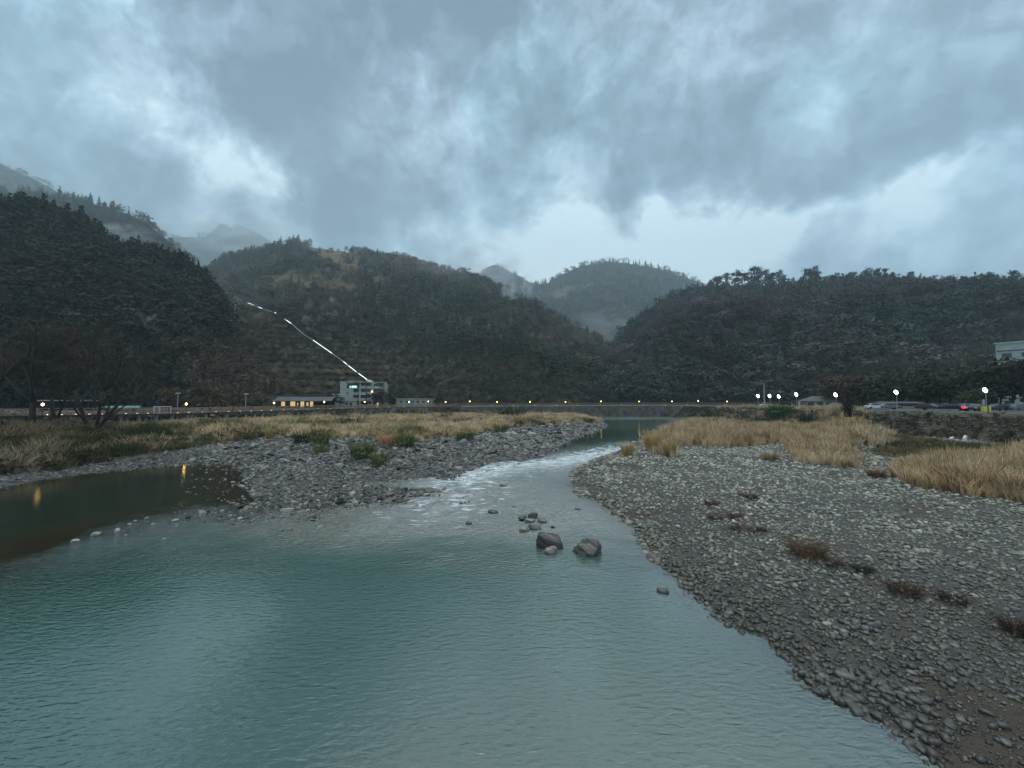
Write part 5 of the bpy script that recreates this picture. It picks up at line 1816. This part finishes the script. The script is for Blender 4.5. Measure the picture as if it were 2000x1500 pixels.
def right_side():
    # hip roofed hut
    d = 118
    root = empty('roadside_hut', (GX(1572, d), d, 5.2), R(-16))
    tag(root, 'small grey hut with hipped roof beside the road on the right bank', 'hut')
    MB().box((4.2, 2.4, .9), (7.4, 4.6, 2.4)).build('wall', M['render_grey'], root)
    for x in (1.5, 3.8, 6.1):
        MB().box((x, .06, 1.2), (1.4, .1, .9)).build('window', M['glass'], root)
    MB().add([(-.2, -.6, 2.05), (8.6, -.6, 2.05), (8.6, 5.4, 2.05), (-.2, 5.4, 2.05), (2.6, 2.4, 3.5), (5.6, 2.4, 3.5)],
             [(0, 1, 5, 4), (1, 2, 5), (2, 3, 4, 5), (3, 0, 4), (3, 2, 1, 0)]).build('roof', M['roof_dark'], root)
    MB().box((-1.6, -.4, .6), (.4, .4, 2.6)).build('gate_post', M['concrete_pale'], root)
    # pale tower block at the edge of the picture
    d = 140
    x0 = GX(1950, d)
    zt = P(1960, 672, d).z
    root = empty('pale_building', (x0, d, 5.0), R(-52))
    tag(root, 'pale greenish block of flats rising behind trees at the right edge', 'building')
    hh = zt - 5
    MB().box((11, 6, hh / 2), (22, 12, hh)).build('wall', M['white_wall'], root)
    MB().box((11, 6, hh + .15), (22.8, 12.8, .5)).build('roof', M['white_wall'], root)
    for k in range(6):
        MB().box((11, -.06, hh - 2.6 - k * 3.3), (21.4, .16, .35)).build('ledge', M['roof_dark'], root)
        for j in range(5):
            MB().box((2.4 + j * 4.3, -.04, hh - 4.2 - k * 3.3), (2.2, .12, 1.5)).build('window', M['glass'], root)
    # guard rail and kerb along the road edge
    root = empty('guard_rail', (77, 62, 5.2))
    tag(root, 'low pale guard rail along the road above the embankment', 'guard rail')
    rail = MB()
    pts = []
    for y in np.arange(46, 186, 6.0):
        x = 77.2 + 0.035 * (y - 60) + .5 * math.sin(y * .21)
        pts.append(Vector((x - 77, y - 62, float(terrain(x, y)) - 5.2 + .42)))
    for i, (a, b) in enumerate(zip(pts[:-1], pts[1:])):
        if i % 5 != 3:
            MB().beam(a, a.lerp(b, .8), .09, .22).build('rail', M['metal'], root)
    for p in pts[:22]:
        MB().box((p.x, p.y + .1, p.z - .3), (.13, .13, .75)).build('post', M['metal'], root)
    # street lamps with white heads
    for px, py, dd, where in ((1480, 774, 158, 'beside the tall pole, leftmost of the white lamps'), (1503, 774, 152, 'just right of the tall pole'), (1521, 775, 146, 'above the feathery green bush'),
                              (1555, 771, 132, 'left of the hipped hut'), (1632, 772, 108, 'right of the hipped hut'), (1750, 767, 92, 'before the dark green trees'), (1924, 763, 76, 'nearest and brightest of the row, above the yellow box')):
        p = P(px, py, dd)
        root = empty('street_lamp', (p.x, p.y, 5.15))
        tag(root, 'bright white street lamp ' + where, 'street lamp', 'white lamps along the car park road')
        h = p.z - 5.15
        MB().tube([(.1, 0, -.1), (.1, 0, h - .2), (0, 0, h)], .07, 6).build('pole', M['metal'], root)
        s = .34 + dd * .0022
        hd = MB().ball((0, 0, 0), (s * .62, s * .5, s * .95), 8, 6).build('lamp_head', M['led'], root, (0, 0, h + .1), smooth=True)
        hd.rotation_euler = (0, R(-28), 0)
    d = 140
    p = P(1492, 748, d)
    root = empty('tall_pole', (p.x, p.y, 5.1))
    tag(root, 'tall pale pole with short side arm on the right bank', 'pole')
    h = p.z - 5.1
    MB().tube([(0, 0, -.2), (0, 0, h)], [.2, .13], 8).build('mast', M['post'], root)
    MB().beam((0, 0, h - .2), (-1.0, 0, h - .25), .1, .1).box((-1.1, 0, h - .3), (.5, .3, .2)).build('arm', M['post'], root)
    p = P(1566, 783, 125)
    # signs and box by the road
    p = P(1921, 786, 74)
    root = empty('road_sign', (p.x, p.y, 5.2))
    tag(root, 'small grey sign board on a post above the yellow box', 'sign')
    MB().tube([(0, .06, -.1), (0, .06, p.z - 5.2)], .05, 6).build('pole', M['metal'], root)
    MB().box((0, 0, p.z - 5.2 + .1), (.5, .05, .95)).build('board', M['metal'], root, bevel=.01)
    p = P(1926, 798, 73)
    root = empty('yellow_box', (p.x, p.y, 5.2))
    tag(root, 'yellow box with dark upright stripe under the sign at the road edge', 'box')
    MB().box((-.38, 0, .5), (.68, .5, .95)).box((.42, 0, .5), (.5, .5, .95)).build('panel', M['yellow'], root, bevel=.03)
    MB().box((.06, 0, .5), (.2, .56, 1.1)).build('stripe', M['metal_dark'], root)


def car_parts():
    body = MB().prism([(-2.1, .32), (-2.15, .62), (-2.0, .86), (-1.15, .95), (1.75, .98), (2.12, .88), (2.18, .55), (2.1, .3)], -.86, .86)
    cab = MB()
    cab.add([(-.82, -1.2, .93), (.82, -1.2, .93), (.82, 1.8, .95), (-.82, 1.8, .95), (-.64, -.45, 1.43), (.64, -.45, 1.43), (.64, 1.2, 1.43), (-.64, 1.2, 1.43)],
            [(0, 1, 5, 4), (1, 2, 6, 5), (2, 3, 7, 6), (3, 0, 4, 7), (4, 5, 6, 7)])
    gl = MB()
    gl.add([(-.72, -1.16, .99), (.72, -1.16, .99), (.60, -.53, 1.40), (-.60, -.53, 1.40)], [(0, 1, 2, 3)])
    gl.add([(-.72, 1.78, 1.0), (.72, 1.78, 1.0), (.60, 1.28, 1.38), (-.60, 1.28, 1.38)], [(3, 2, 1, 0)])
    for s in (-1, 1):
        q = [(s * .835, -.95, 1.0), (s * .835, 1.55, 1.0), (s * .69, 1.1, 1.38), (s * .69, -.42, 1.38)]
        gl.add(q, [(0, 1, 2, 3) if s > 0 else (3, 2, 1, 0)])
    return body, cab, gl


BODY, CAB, GLS = car_parts()


def car(label, px, d, rz, paint, lights=None, z=5.2):
    """front of the car points to local -Y"""
    root = empty('parked_car', (GX(px, d), d, z + .02), rz)
    tag(root, label, 'car', None)
    mb = MB()
    mb.v, mb.f = list(BODY.v), list(BODY.f)
    mb.build('body', paint, root, bevel=.05)
    c = MB()
    c.v, c.f = list(CAB.v), list(CAB.f)
    c.build('cabin', paint, root)
    g = MB()
    g.v, g.f = [(x * 1.012, y * 1.008, zz) for x, y, zz in GLS.v], list(GLS.f)
    g.build('window', M['glass'], root)
    for sx in (-.82, .82):
        for y in (-1.35, 1.35):
            MB().tube([(sx - .1, y, .32), (sx + .1, y, .32)], .32, 12).build('wheel', M['tyre'], root)
        MB().box((sx * .78, -2.13, .66), (.36, .1, .16)).build('headlight', M['headlight' if lights == 'front' else 'white_paint'], root)
        MB().box((sx * .78, 2.16, .74), (.56, .14, .34) if lights == 'rear' else (.3, .1, .16)).build('taillight', M['taillight'] if lights == 'rear' else M['red_dull'], root)
    return root


def paint(name, c):
    m = surf(name, tuple(v * .9 for v in c), c, 1, .25, spec=.6)
    return m


M['red_dull'] = paint('dull_red', (.2, .015, .012))
WHITE, SILVER, BLACK, BROWNP, GREYP = paint('white_car_paint', (.62, .64, .65)), paint('silver_car_paint', (.34, .36, .38)), paint('black_car_paint', (.015, .016, .018)), paint('brown_car_paint', (.06, .045, .035)), paint('grey_car_paint', (.12, .125, .13))

concrete_building()
long_house()
wall_building()
gable_hut()
left_stalls()
right_side()
car('white car parked at the far left end of the car park', 1711, 96, R(70), WHITE)
car('dark grey car parked behind the white one under a long dark awning', 1738, 95, R(80), GREYP)
car('brown car facing the river with its small headlights lit', 1814, 86, R(10), BROWNP, 'front')
car('black car with bright red tail lights', 1861, 80, R(186), BLACK, 'rear')
car('dark grey car just left of the red tail lights', 1843, 88, R(15), GREYP)
car('silver car right of the red tail lights', 1897, 83, R(65), SILVER)
car('black car with sloping windscreen beside the yellow box', 1908, 77, R(-70), BLACK)
car('black car right of the sign board at the road edge', 1958, 74, R(80), BLACK)
car('dark grey car cut by the right edge of the photo', 1994, 73, R(85), GREYP)
car('silver car beside the hipped hut', 1634, 112, R(60), SILVER)
car('white car parked below the tall pole', 1497, 139, R(75), WHITE)


def awning():
    p = P(1752, 788, 98)
    root = empty('awning', (p.x, p.y, 5.2), R(-12))
    tag(root, 'long thin dark awning roof over the parked cars', 'awning')
    h = p.z - 5.2 + .2
    MB().prism([(-1.6, h - .1), (1.6, h + .25), (1.6, h + .1), (-1.6, h - .25)], -4, 5).build('roof', M['roof_dark'], root)
    for x in (-3.8, .5, 4.8):
        MB().box((x, 1.4, h / 2), (.12, .12, h)).build('post', M['metal_dark'], root)


awning()


def chute():
    ds = [H_mound.at(*p).y for p in CHUTE_PX[:-1]]
    ds = [max(220.0, min(d - 7, 330)) for d in ds]
    for i in range(len(ds) - 2, -1, -1):
        ds[i] = max(ds[i], ds[i + 1] + 2)
    pts = [P(px, py, d) for (px, py), d in zip(CHUTE_PX, ds + [216.0])]
    root = empty('light_chute', tuple(pts[-1]))
    tag(root, 'long lit slide running down the wooded hill to the concrete building', 'slide')
    o = pts[-1]
    m = MB()
    q = [p - o for p in pts]
    for a, b in zip(q[:-1], q[1:]):
        m.beam(a, b, .55, .25)
    m.build('channel', M['metal'], root)
    full = [0.0]
    for a, b in zip(q[:-1], q[1:]):
        full.append(full[-1] + (b - a).length)

    def along(px):
        t = np.interp(px, [c[0] for c in CHUTE_PX], full)
        return Vector([float(np.interp(t, full, [v[i] for v in q])) for i in range(3)])
    segs = [(473, 479, 0), (486, 497, 1), (503, 512, 1), (518, 530, 0), (537, 553, 1), (553.5, 569, 1), (574, 592, 0), (612, 622, 1), (623, 631, 1), (632, 640, 1), (641, 649, 1), (650, 658, 0), (659, 667, 0),
            (671, 678, 1), (681, 696, 1), (701, 717, 1)]
    for a, b, br in segs:
        MB().beam(along(a) + Vector((0, -.25, .22)), along(b) + Vector((0, -.25, .22)), .34, .30).build('lit_section' if br else 'dim_section', M['chute_light' if br else 'chute_dim'], root)
    MB().beam(along(718) + Vector((0, 0, .1)), along(741) + Vector((0, 0, -.3)), 3.0, .5).build('ramp', M['concrete'], root)
    MB().box(tuple(q[0] + Vector((-.6, 0, 1.4))), (2.6, 2.4, 2.6)).build('upper_hut', M['metal_dark'], root)
    for k in range(1, len(q) - 1):
        MB().tube([q[k] + Vector((0, 0, -.1)), q[k] + Vector((0, 0, -14))], .22, 6).build('support', M['metal_dark'], root)
    b = H_dark.at(471, 668)
    t = P(471, 592, b.y)
    root = empty('tall_mast', (b.x, b.y - 1, b.z - 1))
    tag(root, 'thin tall grey mast among the trees below the top of the slide', 'mast')
    MB().tube([(0, 0, 0), (0, 0, t.z - b.z + 1)], [.32, .2], 7).build('mast', M['post'], root)
    MB().beam((-.9, 0, t.z - b.z), (.9, 0, t.z - b.z), .14, .14).build('crossarm', M['metal'], root)


chute()

# ------------------------------------------------------------------ air


def air(name, label, c, size, density, kind):
    m, nt, out = new_mat(name + '_air')
    v = nt.nodes.new('ShaderNodeVolumePrincipled')
    v.inputs['Color'].default_value = (.72, .89, .97, 1)
    v.inputs['Density'].default_value = density
    v.inputs['Anisotropy'].default_value = 0.2
    nt.links.new(v.outputs[0], out.inputs['Volume'])
    tag(MB().box(c, size).build(name, m), label, None, None, kind)


def haze():
    air('haze', 'thin blue evening haze filling the valley', (0, 650, 290), (2700, 1500, 590), 0.00022, 'stuff')
    air('mist', 'thicker mist lying in the far valley between the hills', (0, 825, 287), (2660, 1110, 580), 0.00068, 'stuff')



def wisp(label, px, py, d, rx, ry, rz, dens, seed):
    """a torn scrap of low cloud: a soft lump of uneven volume"""
    m, nt, out = new_mat('cloud_scrap')
    tc = nt.nodes.new('ShaderNodeTexCoord')
    sp = nt.nodes.new('ShaderNodeSeparateXYZ')
    nt.links.new(tc.outputs['Object'], sp.inputs[0])
    x, y, z = (Ex(nt, sp.outputs[i]) for i in range(3))
    fall = (1.0 - (x * x + y * y + z * z)).max(0.0)
    n = Ex(nt, noise_node(nt, combine(nt, x * 1.2 + seed, y * 1.2, z * 1.0), 1.7, 4, 0.6, 0.6).outputs[0])
    v = nt.nodes.new('ShaderNodeVolumePrincipled')
    v.inputs['Color'].default_value = (.93, .97, .99, 1)
    nt.links.new((fall.step(0.0, 0.7) * n.step(0.42, 0.66) * dens).s, v.inputs['Density'])
    nt.links.new(v.outputs[0], out.inputs['Volume'])
    o = MB().ball((0, 0, 0), 1.0, 20, 12).build('cloud_wisp', m)
    o.location, o.scale = P(px, py, d), (rx, ry, rz)
    tag(o, label, None, None, 'stuff')


def wisps():
    wisp('torn low cloud covering the pale pointed peak', 470, 462, 960, 190, 90, 48, .012, 1.3)
    wisp('torn low cloud at the end of the brown green hill', 925, 520, 640, 95, 60, 40, .016, 4.1)
    wisp('pale scrap of mist hanging on the shoulder of the brown green hill', 890, 520, 392, 62, 26, 20, .012, 6.6)
    wisp('small mist plume rising from the gully in the middle hill', 998, 578, 352, 11, 8, 17, .10, 7.7)
    wisp('thin mist scrap beside the rising plume', 1030, 556, 380, 8, 8, 16, .07, 9.2)
    wisp('low mist lying in the notch before the rounded hill', 1185, 640, 470, 60, 40, 26, .010, 12.4)
    wisp('thin mist streak between the two left slopes', 235, 458, 300, 30, 14, 9, .03, 15.8)


wisps()

haze()
